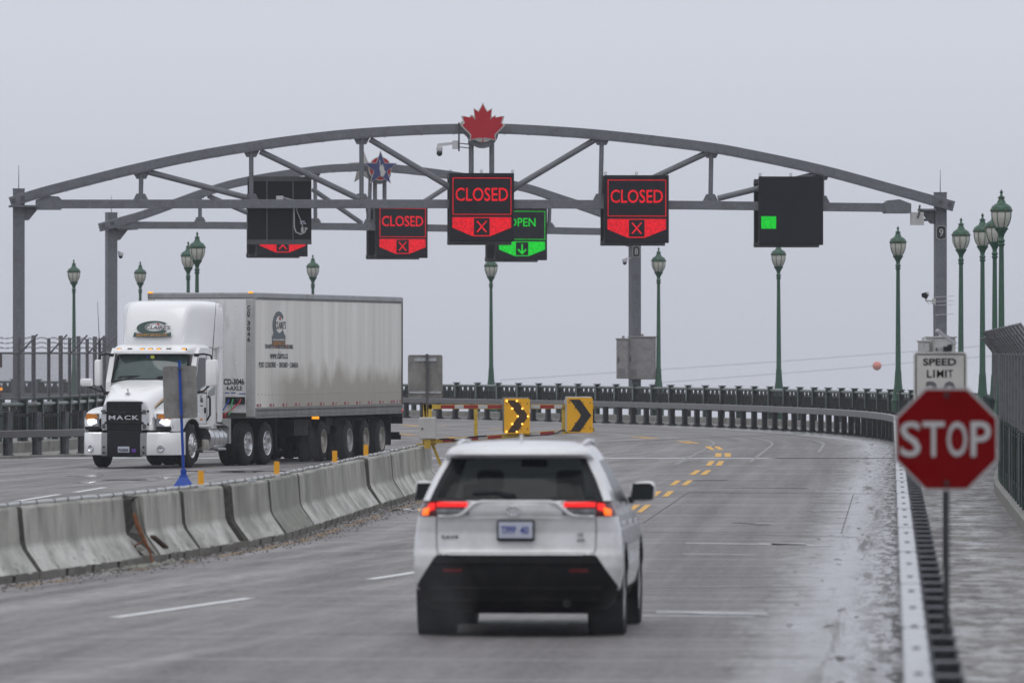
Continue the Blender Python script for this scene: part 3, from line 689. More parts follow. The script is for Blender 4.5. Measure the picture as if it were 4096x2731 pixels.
# ------------------------------------------------------------------ the two arched sign gantries
class Plane:
    """vertical plane through two ground points; pt(u, v) is where the photograph's ray meets it"""
    def __init__(s, L, R_):
        s.L = V((L[0], L[1], 0)); s.R = V((R_[0], R_[1], 0)); s.d = (s.R-s.L).normalized(); s.n = V((-s.d.y, s.d.x, 0))   # n points away from us
        s.rot = math.atan2(s.d.y, s.d.x)
    def pt(s, u, v, back=0.0):
        k = (u-UC)/FPX; o = s.L+s.n*back
        t = (k*o.y-o.x)/(s.d.x-k*s.d.y); p = o+s.d*t
        p.z = H-(v-VH)/FPX*p.y
        return p
def gantry(label, pl, cols, base_z, arch, chord, struts, braces, colw, ah, depth, rods):
    org = pl.pt(cols[0][0], 1410); org.z = 0
    g = thing('sign_gantry', label, 'gantry', org)
    sc_ = pl.L.y/FPX
    for (u, vt), rod in zip(cols, rods):
        p = pl.pt(u, vt); q = V((p.x, p.y, base_z))
        c = MB(); c.bar(q, p, colw, colw, pl.n)
        c.bar(p+V((0,0,-.01)), p+V((0,0,.012)), colw+.02, colw+.02, pl.n)
        c.bar(q, q+V((0,0,.06)), colw+.35, colw+.35, pl.n)
        o = c.build('column', m_galv, g, org)
        MB().tube([p, p+V((0,0,rod))], [.014,.006], 6).build('lightning_rod', m_dgrey, o, org)
    def chordline(pts, h, name, ends=0.0):
        m = MB()
        for bk in (-depth/2, depth/2):
            P = [pl.pt(u, v, bk) for u, v in pts]; rings = []
            for i, p in enumerate(P):
                d = (P[min(i+1, len(P)-1)]-P[max(i-1, 0)]).normalized(); up = d.cross(pl.n).normalized()
                if up.z < 0: up = -up
                w = .16; rings.append([p+pl.n*a*w/2+up*b*h/2 for a, b in ((-.9,-1),(.9,-1),(1,-.93),(1,.93),(.9,1),(-.9,1),(-1,.93),(-1,-.93))])
            m.loft(rings, True, True)
            fl = []
            for i, p in enumerate(P):
                d = (P[min(i+1, len(P)-1)]-P[max(i-1, 0)]).normalized(); up = d.cross(pl.n).normalized()
                if up.z < 0: up = -up
                fl.append([p+pl.n*a*.15+up*(-h/2-.018+b*.016) for a, b in ((-1,-1),(1,-1),(1,1),(-1,1))])
            if name == 'arch': m.loft(fl, True, True)
        return m.build(name, m_galv, g, org, True, angle=30)
    def dense(pts, n=6):                       # Catmull-Rom through the measured points
        out = []
        for i in range(len(pts)-1):
            p0, p1, p2, p3 = pts[max(i-1,0)], pts[i], pts[i+1], pts[min(i+2,len(pts)-1)]
            for k in range(n):
                t = k/n; out.append(tuple(.5*((2*p1[j])+(p2[j]-p0[j])*t+(2*p0[j]-5*p1[j]+4*p2[j]-p3[j])*t*t+(3*p1[j]-p0[j]-3*p2[j]+p3[j])*t**3) for j in (0,1)))
        return out+[pts[-1]]
    chordline(dense(arch), ah, 'arch')
    chordline(chord, ah*.98, 'bottom_chord')
    def two(m, a, b_, r):
        for bk in (-depth/2, depth/2): m.tube([pl.pt(*a, bk), pl.pt(*b_, bk)], r, 10)
    for a, b_ in struts:
        m = MB(); two(m, a, b_, .068)
        for q, dz in ((a, 6), (b_, -6)):
            p = pl.pt(q[0], q[1]+dz)
            m.bar(p-pl.n*(depth/2+.06), p+pl.n*(depth/2+.06), .10, .10, pl.d)
            for bk in (-depth/2-.02, depth/2+.02):
                c = pl.pt(q[0], q[1]+dz*.6, bk); w = .26
                m.prism([(-w,.10),(w,.10),(w*.55,-.13),(-w*.55,-.13)] if dz > 0 else [(-w,-.10),(w,-.10),(w*.5,.16),(-w*.5,.16)], c, pl.d, (0,0,1), pl.n*.018)
        m.build('strut', m_galv, g, org, True)
    for a, b_ in braces:
        m = MB(); two(m, a, b_, .088)
        m.build('brace', m_galv, g, org, True)
    # seat brackets where arch and chord meet the columns, with bolted plates
    for k, (u, vt) in enumerate(cols):
        sg = 1 if k == 0 else -1
        a = arch[0] if k == 0 else arch[-1]; c = chord[0] if k == 0 else chord[-1]
        m = MB(); w = 1/sc_
        cc = pl.pt(c[0], c[1], -depth/2-.1)
        m.prism([(-.45*sg,-.16),(.30*sg,-.16),(.36*sg,.08),(.22*sg,.22),(-.10*sg,.25),(-.45*sg,.12)], cc, pl.d, (0,0,1), pl.n*(depth+.2))
        p = pl.pt(u, c[1]+34); m.prism([(sg*.12,.22),(sg*.66,.22),(sg*.30,-.22),(sg*.12,-.24)], p-pl.n*.09, pl.d, (0,0,1), pl.n*.18)
        m.bar(pl.pt(u-sg*6/1, c[1]+9)-pl.d*.25, pl.pt(u, c[1]+9)+pl.d*.62*sg, depth+.3, .05, pl.n)
        m.build('seat_bracket', m_galv, g, org)
        m = MB()
        for f in (.10, .34):
            uu = a[0]+(f*150)*sg; vv = a[1]-f*150*(.28 if k == 0 else .30)
            q = pl.pt(uu, vv, -depth/2-.08); m.bar(q-pl.n*.03, q+pl.n*.02, .11, .11, pl.d)
        m.build('bolt_plate', m_dgrey, g, org)
    # small lugs under the arch
    m = MB()
    for q in dense(arch, 2)[1:-1]:
        p = pl.pt(q[0], q[1]+ah/sc_*.5); m.bar(p+V((0,0,.03)), p+V((0,0,-.05)), .05, .05)
    struct(m.build('lug_row', m_dgrey, g, org), 'stuff')
    return g
G1 = Plane((-14.5, 221.0), (12.75, 223.2))
D_ = lambda pts, dv: [(u, v+dv) for u, v in pts]
arch1 = D_([(40,790),(178,748),(357,702),(536,657.7),(760,609),(982,571),(1190,541),(1400,518),(1686,500.8),(1930,496),(2114,500.8),(2412,521.7),(2800,566),(3000,600),(3291,662.5),(3589,743),(3815,806)], 17)
ch1 = [(205,816.5),(1000,816),(1960,816),(2400,818),(2800,821.5),(3400,829),(3585,831)]
gantry('nearer grey arched sign gantry spanning the whole road, carrying the red leaf', G1, [(75,756),(3761,771)], -1.2, arch1, ch1,
    [((565,695),(563,800)),((1005,608),(1005,800)),((1446,557),(1446,800)),((2407,560),(2402,800)),((2845,612),(2842,802)),((3288,700),(3288,808))],
    [((592,688),(985,790)),((1040,606),(1436,796)),((1480,558),(1885,800)),((2379,560),(1975,800)),((2827,612),(2432,796)),((3262,698),(2872,794))],
    .345, .265, .62, (.70,.68))
G2 = Plane((-14.2, 266.0), (4.6, 273.0))
arch2 = D_([(398,896),(500,866),(595,837.5),(833,751),(988,709.5),(1250,668),(1400,657),(1500,657),(1579,661),(1757,681),(2061,728),(2233,779),(2406,838),(2520,885),(2590,910)], 12)
ch2 = [(520,901),(900,902),(1400,907),(1757,912.7),(2293,924.6),(2480,928)]
gantry('farther grey arched sign gantry set askew, carrying the blue star', G2, [(445,851),(2539,868)], -1.2, arch2, ch2,
    [((800,775),(800,890)),((1100,702),(1100,895)),((1260,690),(1262,895)),((1482,670),(1476,898)),((2000,730),(1998,905)),((2200,780),(2196,912))],
    [((833,784),(1085,892)),((1115,708),(1247,890)),((1250,757),(1447,893)),((1793,745),(1560,895)),((2080,740),(1880,900))],
    .35, .26, .75, (.62,.6))
# strutted pedestals under both emblems
def pair(pl, us, v0, v1, label):
    pass

# ------------------------------------------------------------------ LED lane signs
def sign_thing(label, pl, u0, u1, v0, v1, back, mode, text=None, group='lane signs on the gantries'):
    """an LED panel hung on the gantry: facing us ('face') or turned away ('back'); photo box u0-u1, v0-v1"""
    a, b_ = pl.pt(u0, v1, back), pl.pt(u1, v1, back); top = pl.pt(u0, v0, back)
    w = (b_-a).length; h = top.z-a.z; c = (a+b_)/2
    t = thing('lane_sign', label, 'lane sign', c, pl.rot, group)
    d = .22
    m = MB(); m.bbox(-w/2, w/2, 0, d, 0, h, .012)
    m.build('housing', m_black, t)
    X = lambda f: -w/2+f*w
    Z = lambda f: f*h
    eb = []
    for f in ((.02, .5, .98) if mode == 'face' else ()):
        q = MB(); pts = [V((X(f)+.035*math.cos(a_), d/2, h+.055+.035*math.sin(a_))) for a_ in [2*PI*k/10 for k in range(11)]]
        q.tube(pts, .009, 5); q.tube([(X(f), d/2, h-.01), (X(f), d/2, h+.025)], .012, 6)
        q.build('eyebolt', m_dgrey, t)
    # hanger rails to the gantry
    q = MB()
    for f in (.28, .70): q.box(X(f)-.03, X(f)+.03, d, d+.06, .02, h-.02)
    q.box(-w/2, w/2, d, d+.05, h-.20, h-.05); q.box(-w/2, w/2, d, d+.05, .03, .16)
    q.build('hanger_frame', m_dgrey, t)
    if mode == 'face':
        m = MB(); m.box(X(.02), X(.98), -.012, -.0, Z(.02), Z(.98)); m.build('led_matrix', m_led_off, t)
        y = -.016
        def led(name, polys, m_, yy=y):
            mb = MB()
            for p in polys: mb.prism([(X(x), Z(z)) for x, z in p], (0,yy,0), (1,0,0), (0,0,1), (0,-.006,0))
            return mb.build(name, m_, t)
        col = m_greenled if text in ('OPEN', None) else m_redled
        if text:
            x0, x1, z0, z1, k = .050, .956, .391, .932, .010
            led('border_line', [[(x0,z0),(x1,z0),(x1,z0+k),(x0,z0+k)],[(x0,z1-k),(x1,z1-k),(x1,z1),(x0,z1)],[(x0,z0+k),(x0+k,z0+k),(x0+k,z1-k),(x0,z1-k)],[(x1-k,z0+k),(x1,z0+k),(x1,z1-k),(x1-k,z1-k)]], col)
            mb = MB()
            if text == 'CLOSED': lettering(mb, text, (X(.094), y, Z(.590)), (1,0,0), (0,0,1), w*.812, h*.196, .006, .008)
            else: lettering(mb, text, (X(.235), y, Z(.640)), (1,0,0), (0,0,1), w*.53, h*.16, .006, .004)
            mb.build('lettering', col, t)
            led('arrow_band', [[(.046,.354),(.954,.354),(.954,.202),(.625,.076),(.361,.076),(.046,.202)]], col)
            led('cross_field', [[(.377,.091),(.621,.091),(.621,.341),(.377,.341)]], m_led_off, y-.007)
            yy = y-.014
            if text == 'CLOSED':
                k = .016
                led('cross', [[(.423-k+.01,.293-.0),(.423+.012,.293+.012),(.575+k-.01,.141),(.575-.012,.141-.012)],[(.423-k+.01,.141),(.423+.012,.141-.012),(.575+k-.01,.293),(.575-.012,.293+.012)]], col, yy)
            else:
                led('arrow', [[(.484,.305),(.514,.305),(.514,.165),(.57,.215),(.59,.195),(.499,.105),(.408,.195),(.428,.215),(.484,.165)]], col, yy)
        else:
            led('lit_block', [[(.030,.237),(.262,.237),(.262,.417),(.030,.417)]], col)
    else:
        # far panel of the pair, or the one seen from behind
        q = MB(); q.box(-w/2, w/2, -.03, 0, h-.14, h-.0); q.box(-w/2, w/2, -.03, 0, 0, .14)
        for f in (.30, .71): q.box(X(f)-.022, X(f)+.022, -.05, -.03, .01, h-.01)
        q.build('rear_frame', m_dgrey, t)
    return t
sign_thing('black lane sign with red CLOSED and cross directly below the red leaf', G1, 1797.6, 2056.5, 692.5, 966, -.62, 'face', 'CLOSED')
sign_thing('black lane sign with red CLOSED and cross directly above the column numbered 8', G1, 2418, 2675.6, 701, 972, -.62, 'face', 'CLOSED')
sign_thing('dark lane sign showing only one small green lit block', G1, 3037, 3293, 706, 980, -.62, 'face', None)
sign_thing('blank black panel behind the red CLOSED sign below the leaf', G1, 1791, 2046, 694, 980, .42, 'back')
sign_thing('blank black panel behind the CLOSED sign above the column numbered 8', G1, 2404, 2660, 703, 983, .42, 'back')
sign_thing('blank black panel behind the sign with the green block', G1, 3018, 3276, 717, 989.5, .42, 'back')
bk = sign_thing('black sign seen from behind with white junction box and looping cable', G1, 991, 1246, 706.5, 977.5, .42, 'back')
# cable and box on the back of that sign
q = MB(); q.bbox(-.13, .08, -.62, -.50, 1.18, 1.42, .01); q.build('junction_box', m_lightgrey, bk)
q = MB(); q.tube([(.05,-.52,1.38),(.30,-.3,1.32),(.44,-.12,1.30),(.50,-.08,1.22),(.42,-.08,1.05),(.43,-.08,.5),(.48,-.08,.36),(.62,-.08,.30),(.74,-.08,.36),(.77,-.08,.44)], .022, 6)
q.tube([(.44,-.07,1.28),(.52,-.07,.95),(.66,-.07,.62),(.68,-.07,.48)], .014, 6); q.build('cable', m_lightgrey, bk)
q = MB(); q.box(.63,.71,-.06,-.045,.36,.50); q.box(.74,.82,-.06,-.045,.44,.50); q.build('connector', m_lightgrey, bk)
q = MB(); q.box(.60,.74,-.05,-.04,.66,.70); q.box(.60,.66,-.05,-.04,.60,.64); q.box(.70,.78,-.05,-.04,.60,.64); q.build('sticker', m_plate, bk)
sign_thing('smaller lane sign with red CLOSED and cross, below the blue star', G2, 1508, 1711, 818, 1031.8, -.62, 'face', 'CLOSED')
sign_thing('blank dark panel behind the CLOSED sign below the blue star', G2, 1473, 1676, 826, 1037.7, .62, 'back')
sign_thing('lane sign with green OPEN and down arrow on the farther gantry', G2, 1986, 2188.7, 830, 1040.7, -.62, 'face', 'OPEN')
sign_thing('blank dark panel behind the green OPEN sign', G2, 1949, 2150, 838, 1048, .62, 'back')
sign_thing('mostly hidden lane sign, its red band showing under the black sign with cable', G2, 1029, 1231, 812, 1026, -.62, 'face', 'CLOSED')
sign_thing('blank dark panel behind the mostly hidden red lane sign', G2, 994, 1197, 820, 1032, .62, 'back')

# ------------------------------------------------------------------ emblems on top
def emblem_posts(pl, us, v0, v1, disc, rad, parent):
    for u in us:
        for bk in (-.31, .31): m = MB(); m.tube([pl.pt(u, v0, bk), pl.pt(u, v1, bk)], .075, 10); m.build('pedestal_post', m_galv, parent, parent.location, True)
leafR = [(0,1.0),(.10,.80),(.21,.63),(.31,.70),(.42,.76),(.395,.55),(.36,.26),(.43,.34),(.55,.46),(.62,.36),(.80,.41),(.97,.42),(.92,.24),(.87,.13),(1.0,.02),(.86,-.13),(.62,-.36),(.56,-.45),(.60,-.66),(.35,-.60),(.10,-.57),(.02,-.58),(.028,-.80),(0,-.80)]
def leaf_poly(sx, sy, grow=0.0):
    pts = [(x*sx, y*sy) for x, y in leafR]+[(-x*sx, y*sy) for x, y in reversed(leafR[1:-1])]
    return pts
c = G1.pt(1931, 503, -.62)
k = c.y/FPX
t = thing('leaf_emblem', 'red maple leaf sign with white edge over a white disc', 'emblem', c, G1.rot)
q = MB(); q.lathe([(.001,-.02),(.42,-.02),(.44,0),(.44,.03),(.42,.05),(.001,.05)], (0,0,-.06), 40, 'y'); q.build('disc', m_offwhite, t)
wp = [(x*86*k*1.045, y*89*k*1.04) for x, y in leafR[:-3]+[(.05,-.64)]]; wp = wp+[(-x, y) for x, y in reversed(wp[1:])]
q = MB(); q.prism(wp, (0,-.045,0.0), (1,0,0), (0,0,1), (0,.02,0)); q.build('white_edge', m_offwhite, t)
q = MB(); q.prism(leaf_poly(86*k*.955, 89*k*.95), (0,-.062,0), (1,0,0), (0,0,1), (0,.016,0)); q.build('leaf', m_leafred, t)
q = MB(); q.lathe([(.001,.08),(.47,.08),(.47,.16),(.001,.16)], (0,0,-.20), 32, 'y'); q.build('backing_disc', m_galv, t)
q = MB(); q.prism([(x*.9, y*.9) for x, y in wp], (0,1.15,-.1), (1,0,0), (0,0,1), (0,.03,0)); q.build('rear_leaf', m_offwhite, t)
gp = thing('emblem_pedestal', 'pair of grey tube posts carrying the red leaf above the middle lane sign', 'pedestal', G1.pt(1926, 800), 0)
emblem_posts(G1, (1885, 1967), 505, 800, None, 0, gp)
c = G2.pt(1520, 672, -.7); k = c.y/FPX
t = thing('star_emblem', 'blue star sign with white torch statue figure over a red ring, on the farther gantry', 'emblem', c, G2.rot)
q = MB(); q.lathe([(.40,-.02),(.41,0),(.41,.04),(.40,.05),(.001,.05)], (0,0,-.03), 36, 'y', False); q.lathe([(.001,-.021),(.40,-.021)], (0,0,-.03), 36, 'y', False); q.build('disc', m_leafred, t)
q = MB(); q.lathe([(.405,-.03),(.43,-.03),(.43,.03),(.405,.03)], (0,0,-.03), 36, 'y', False); q.build('ring_edge', m_offwhite, t)
def star(r1, r2): return [((r1 if i % 2 == 0 else r2)*math.sin(PI*i/5), (r1 if i % 2 == 0 else r2)*math.cos(PI*i/5)) for i in range(10)]
q = MB(); q.prism([(x*64*k*1.1,y*62*k*1.1-.03) for x,y in star(1.08,.43)], (0,-.06,0), (1,0,0), (0,0,1), (0,.02,0)); q.build('star_edge', m_offwhite, t)
q = MB(); q.prism([(x*64*k,y*62*k-.03) for x,y in star(1.08,.43)], (0,-.078,0), (1,0,0), (0,0,1), (0,.016,0)); q.build('star', m_starblue, t)
fig = [(-.065,.30),(-.03,.31),(-.035,.25),(-.02,.10),(.02,.075),(.025,.12),(.05,.15),(.085,.12),(.075,.07),(.12,.03),(.115,-.05),(.19,-.13),(.15,-.16),(.13,-.24),(.06,-.29),(-.02,-.27),(-.03,-.12),(-.06,.0),(-.045,.12),(-.06,.25)]
q = MB(); q.prism([(x*1.0,y*1.0-.02) for x,y in fig], (.01,-.09,0), (1,0,0), (0,0,1), (0,.012,0)); q.build('statue_figure', m_offwhite, t)
q = MB(); q.lathe([(.001,.08),(.46,.08),(.46,.15),(.001,.15)], (0,0,-.12), 28, 'y'); q.build('backing_disc', m_galv, t)
q = MB(); q.prism([(x*.62,y*.62) for x,y in star(1.0,.45)], (-.05,1.6,.02), (1,0,0), (0,0,1), (0,.03,0)); q.build('rear_star', m_offwhite, t)
gp = thing('emblem_pedestal', 'pair of grey tube posts carrying the blue star on the farther gantry', 'pedestal', G2.pt(1520, 890), 0)
emblem_posts(G2, (1500, 1538), 700, 890, None, 0, gp)

# ------------------------------------------------------------------ fittings on the columns
def number_plate(label, pl, u, v, digit, off=-.19):
    c = pl.pt(u, v, off); t = thing('number_plate', label, 'sign', c, pl.rot)
    o = [(-.15,-.15),(-.11,-.19),(0,-.225),(.11,-.19),(.15,-.15),(.15,.13),(.12,.19),(0,.215),(-.12,.19),(-.15,.13)]
    q = MB(); q.prism(o, (0,0,0), (1,0,0), (0,0,1), (0,.012,0)); q.build('plate_edge', m_offwhite, t)
    q = MB(); q.prism([(x*.90,y*.92) for x,y in o], (0,-.006,0), (1,0,0), (0,0,1), (0,.006,0)); q.build('plate', m_signblk, t)
    q = MB(); lettering(q, digit, (-.06,-.010,-.11), (1,0,0), (0,0,1), .12, .22, .004, .0); q.build('numeral', m_offwhite, t)
number_plate('small black plate with white 9 on the right column of the nearer gantry', G1, 3765, 930, '9')
number_plate('small black plate with white 8 on the column above the two cabinets', G2, 2545, 1006, '8', -.20)

def dome_camera(label, p, arm, scale=1.0):
    t = thing('camera', label, 'camera', p)
    s = scale; q = MB()
    q.lathe([(.02,.0),(.10*s,.0),(.11*s,-.03),(.11*s,-.10),(.09*s,-.12)], (0,0,0), 14); q.build('housing', m_lightgrey, t, None, True)
    q = MB(); q.lathe([(.085*s,-.12),(.085*s,-.15),(.06*s,-.20),(.001,-.22)], (0,0,0), 12); q.build('dome', m_glass, t, None, True)
    q = MB(); q.tube([(0,0,.0),(arm[0]*.3,0,.03),(arm[0],arm[1],arm[2])], .02, 8); q.build('arm', m_lightgrey, t, None, True)
dome_camera('small white dome camera on the left column of the farther gantry', G2.pt(483, 1010, -.1), (-.22,.0,.02), .85)
dome_camera('small white dome camera on the column with the plate 8', G2.pt(2499, 1036, -.1), (.22,.05,.03), .85)
c = G1.pt(1758, 592, -.45)
t = thing('camera', 'white outdoor camera with black dome hung beside the red leaf', 'camera', c)
q = MB(); q.lathe([(.03,.03),(.085,.03),(.09,0),(.09,-.08),(.08,-.10)], (0,0,0), 16); q.build('housing', m_lightgrey, t, None, True)
q = MB(); q.lathe([(.078,-.10),(.088,-.14),(.088,-.18),(.05,-.235),(.001,-.25)], (0,0,0), 14); q.build('dome', m_glass, t, None, True)
q = MB(); q.prism([(-.07,.03),(.40,.10),(.40,.17),(-.02,.13),(-.07,.11)], (0,-.04,0), (1,0,0), (0,0,1), (0,.08,0)); q.bbox(.38,.55,-.09,.09,-.03,.22,.012); q.build('arm', m_lightgrey, t)
q = MB(); q.tube([(.575,0,.75),(.575,0,-.10)], .025, 8); q.tube([(.55,.0,.14),(.95,.2,.10)], .015, 6); q.tube([(.55,.0,.03),(.95,.2,-.01)], .015, 6)
q.bar((.50,0,.69),(.65,0,.69),.03,.03); q.build('mounting_pipe', m_dgrey, t)
c = G1.pt(3700, 1180, -.2)
t = thing('camera', 'dark wedge shaped traffic camera on a bracket left of the right gantry column', 'camera', c)
q = MB(); q.prism([(-.09,-.06),(.05,-.12),(.10,.0),(.07,.09),(-.10,.05)], (0,-.14,0), (1,0,0), (0,0,1), (0,.28,0)); q.build('housing', m_black, t)
q = MB(); q.prism([(.0,.085),(.09,.10),(.125,.0),(.11,-.03)], (0,-.16,0), (1,0,0), (0,0,1), (0,.3,0)); q.build('hood', m_lightgrey, t)
q = MB(); q.tube([(.02,0,-.08),(.02,0,-.17),(.26,.05,-.18)], .022, 8); q.bbox(.22,.32,-.02,.12,-.29,-.10,.01); q.tube([(.04,0,-.16),(.10,0,-.27),(.22,0,-.22)], .008, 5); q.build('bracket', m_cablt, t)
q = MB(); q.tube([(.26,.06,-.28),(.27,.06,-1.75)], .014, 6); q.build('conduit', m_dgrey, t)
q = MB()
for z in (-.05,-.19,-.30,-.58): q.bar((.30,-.05,z-.01),(.86,-.05,z+.02),.02,.015)
q.build('strap', m_lightgrey, t)
c = G1.pt(3668, 872, -.35)
t = thing('equipment_box', 'pale grey box hanging under the right end of the nearer gantry', 'box', c, G1.rot)
q = MB(); q.bbox(-.19,.19,-.12,.12,-.19,.17,.01); q.bbox(-.195,.195,-.125,.125,-.21,-.18,.005); q.build('housing', m_cablt, t)
q = MB(); q.tube([(.0,-.14,0),(.04,-.14,.10),(.07,-.1,.38)], .03, 8); q.tube([(.19,0,-.06),(.40,.05,-.05)], .04, 8); q.build('conduit', m_dgrey, t, None, True)

def cabinet(label, c, w, d, h, m, rotz, roof=True):
    t = thing('control_cabinet', label, 'cabinet', c, rotz)
    q = MB(); q.bbox(-w/2,w/2,-d/2,d/2,0,h,.012); q.build('housing', m, t)
    q = MB(); q.bbox(-w/2-.03,w/2+.03,-d/2-.05,d/2+.03,h+.001,h+.045,.01); q.box(-.05,.05,-.02,.02,h+.04,h+.13); q.build('lid', m, t)
    q = MB(); q.bbox(-w/2+.03,w/2-.03,-d/2-.022,-d/2-.001,.03,h-.03,.008); o = q.build('door', m, t)
    q = MB(); q.bbox(-w/2+.06,-w/2+.10,-d/2-.07,-d/2-.02,h*.42,h*.55,.008); q.build('handle', m_dgrey, o)
    q = MB()
    for a in range(6):
        for b_ in range(5): q.lathe([(.014,-d/2-.028),(.014,-d/2-.02)], (-w/2+.10+b_*.05,0,.10+a*.05), 6, 'y')
    q.build('vent_holes', m_signblk, o)
    return t
a = G2.pt(2493, 1514, -.75)
cabinet('left, narrower of two weathered grey cabinets on the column with the plate 8', a, .44, .5, 1.42, m_cab, G2.rot-.5)
a = G2.pt(2560, 1517, -.62)
cabinet('right, larger of two weathered grey cabinets on the column with the plate 8', a+V((.08,-.05,0)), .98, .62, 1.52, m_cab, G2.rot-.42)
a = G1.pt(3733, 1440, -.55)
cabinet('pale grey control cabinet behind the speed limit sign', a+V((.22,0,0)), .72, .55, .66, m_cablt, G1.rot+.3)
cabinet('small pale cabinet at the left of the control cabinet behind the speed limit sign', a+V((-.30,-.25,-.1)), .2, .4, .64, m_cablt, G1.rot+.3)

# ------------------------------------------------------------------ bridge lamps
LAMP_LBL = 'green lamp post with frosted globe '
def make_lamp(label, p, s=1.0):
    t = thing('street_lamp', LAMP_LBL+label, 'street lamp', p, random.uniform(0,3), 'green bridge lamps', random.uniform(-.004,.004)); t.scale = (s,)*3
    ring = 5.12
    q = MB(); q.lathe([(.20,.05),(.20,.95),(.22,.97),(.22,1.02),(.19,1.05),(.165,1.2),(.12,1.5),(.10,1.85),(.098,1.9),(.085,1.95),(.058,ring-.1)], (0,0,0), 16); q.build('pole', m_green_lamp, t, None, True)
    q = MB(); q.lathe([(.058,ring-.12),(.075,ring-.10),(.085,ring-.06),(.06,ring-.03),(.085,ring),(.09,ring+.02),(.065,ring+.05),(.06,ring+.10),(.08,ring+.17),(.13,ring+.25),(.16,ring+.29),(.165,ring+.31),(.13,ring+.33)], (0,0,0), 16); q.build('capital', m_green_lamp, t, None, True)
    q = MB(); q.lathe([(.125,ring+.32),(.17,ring+.38),(.215,ring+.48),(.238,ring+.58),(.24,ring+.67),(.235,ring+.695)], (0,0,0), 18); q.build('globe', m_globe, t, None, True)
    q = MB()
    for k in range(8):
        a = 2*PI*k/8+.2; q.tube([(r_*math.cos(a), r_*math.sin(a), ring+z) for r_, z in ((.13,.32),(.178,.38),(.222,.48),(.246,.58),(.248,.70))], .009, 5)
    q.build('globe_ribs', m_green_lamp, t)
    q = MB(); q.lathe([(.245,ring+.69),(.262,ring+.70),(.265,ring+.755),(.25,ring+.765),(.24,ring+.80),(.215,ring+.835),(.18,ring+.855),(.175,ring+.868),(.13,ring+.885),(.105,ring+.915),(.085,ring+.96),(.07,ring+1.0),(.066,ring+1.015),(.088,ring+1.025),(.088,ring+1.045),(.05,ring+1.06),(.034,ring+1.09),(.02,ring+1.115),(.024,ring+1.12),(.040,ring+1.145),(.040,ring+1.165),(.02,ring+1.195),(.006,ring+1.225)], (0,0,0), 18); o = q.build('cap', m_green_lamp, t, None, True)
    q = MB()
    for k in range(8):
        a = 2*PI*k/8+.2; q.sphere((.262*math.cos(a), .262*math.sin(a), ring+.728), .022, 6, 4)
    q.build('cap_studs', m_bronze, o)
    return t
lamps = [ # photograph column, distance, neck-ring row, label
 (3593,233,1064,'just left of the nearer gantry\'s right column'),(3843,215,1042,'just right of the nearer gantry\'s right column'),
 (3930,206,1030,'behind the dark fence end, left of an overlapping pair'),(3979,198,1017,'half hidden behind the nearest, largest lamp'),
 (4006,176,966,'nearest and largest, above the dark fence'),
 (3116,257,1103,'under the sign with the green block'),(2634,272,1123,'just right of the two cabinets on the column'),
 (1965,288,1139,'under the green OPEN sign'),(1252,303,1141,'behind the rear half of the white trailer roof'),
 (561,317,1161,'behind the truck roof fairing, smallest of all'),
 (786,236,1081,'above the trailer front, larger of a pair'),(752,258,1107,'above the trailer front, smaller of a pair'),
 (297,283,1160,'standing behind the barbed wire fence')]
for u, D, vr, lb in lamps:
    s = (H-(vr-VH)/FPX*D)/5.12
    make_lamp(lb, V(((u-UC)/FPX*D, D, 0)), s)

# ------------------------------------------------------------------ far wires and marker ball
DW = 770.0
def wire(label, pts):
    t = thing('power_line', label, 'wire', px(*pts[0], DW))
    MB().tube([px(u, v, DW) for u, v in pts], .022, 5).build('cable', m_cabwire, t, t.location)
m_cabwire = mat('weathered_wire', (.16,.165,.17), .6)
wire('upper of two thin pale power lines crossing the foggy sky at the right', [(2000,1520),(2350,1497),(2640,1478),(3140,1444),(3700,1402),(4200,1362)])
wire('lower of two thin pale power lines, threaded through the marker ball', [(2600,1533),(3120,1494),(3508,1463),(3640,1450),(4200,1405)])
m_ball = mat('hazed_marker', (.62,.20,.15), .6, var=.1, scale=1.5)  # paling by the fog is put into the ball's colour
c = px(3508, 1463, DW); t = thing('marker_ball', 'orange red aviation marker ball, haze painted into its colour, on the lower power line', 'marker ball', c)
MB().sphere((0,0,0), .46, 20, 12).build('ball', m_ball, t, None, True, angle=60)
MB().tube([(-.5,0,-.045),(.5,0,.045)], .05, 6).build('clamp', m_cabwire, t)
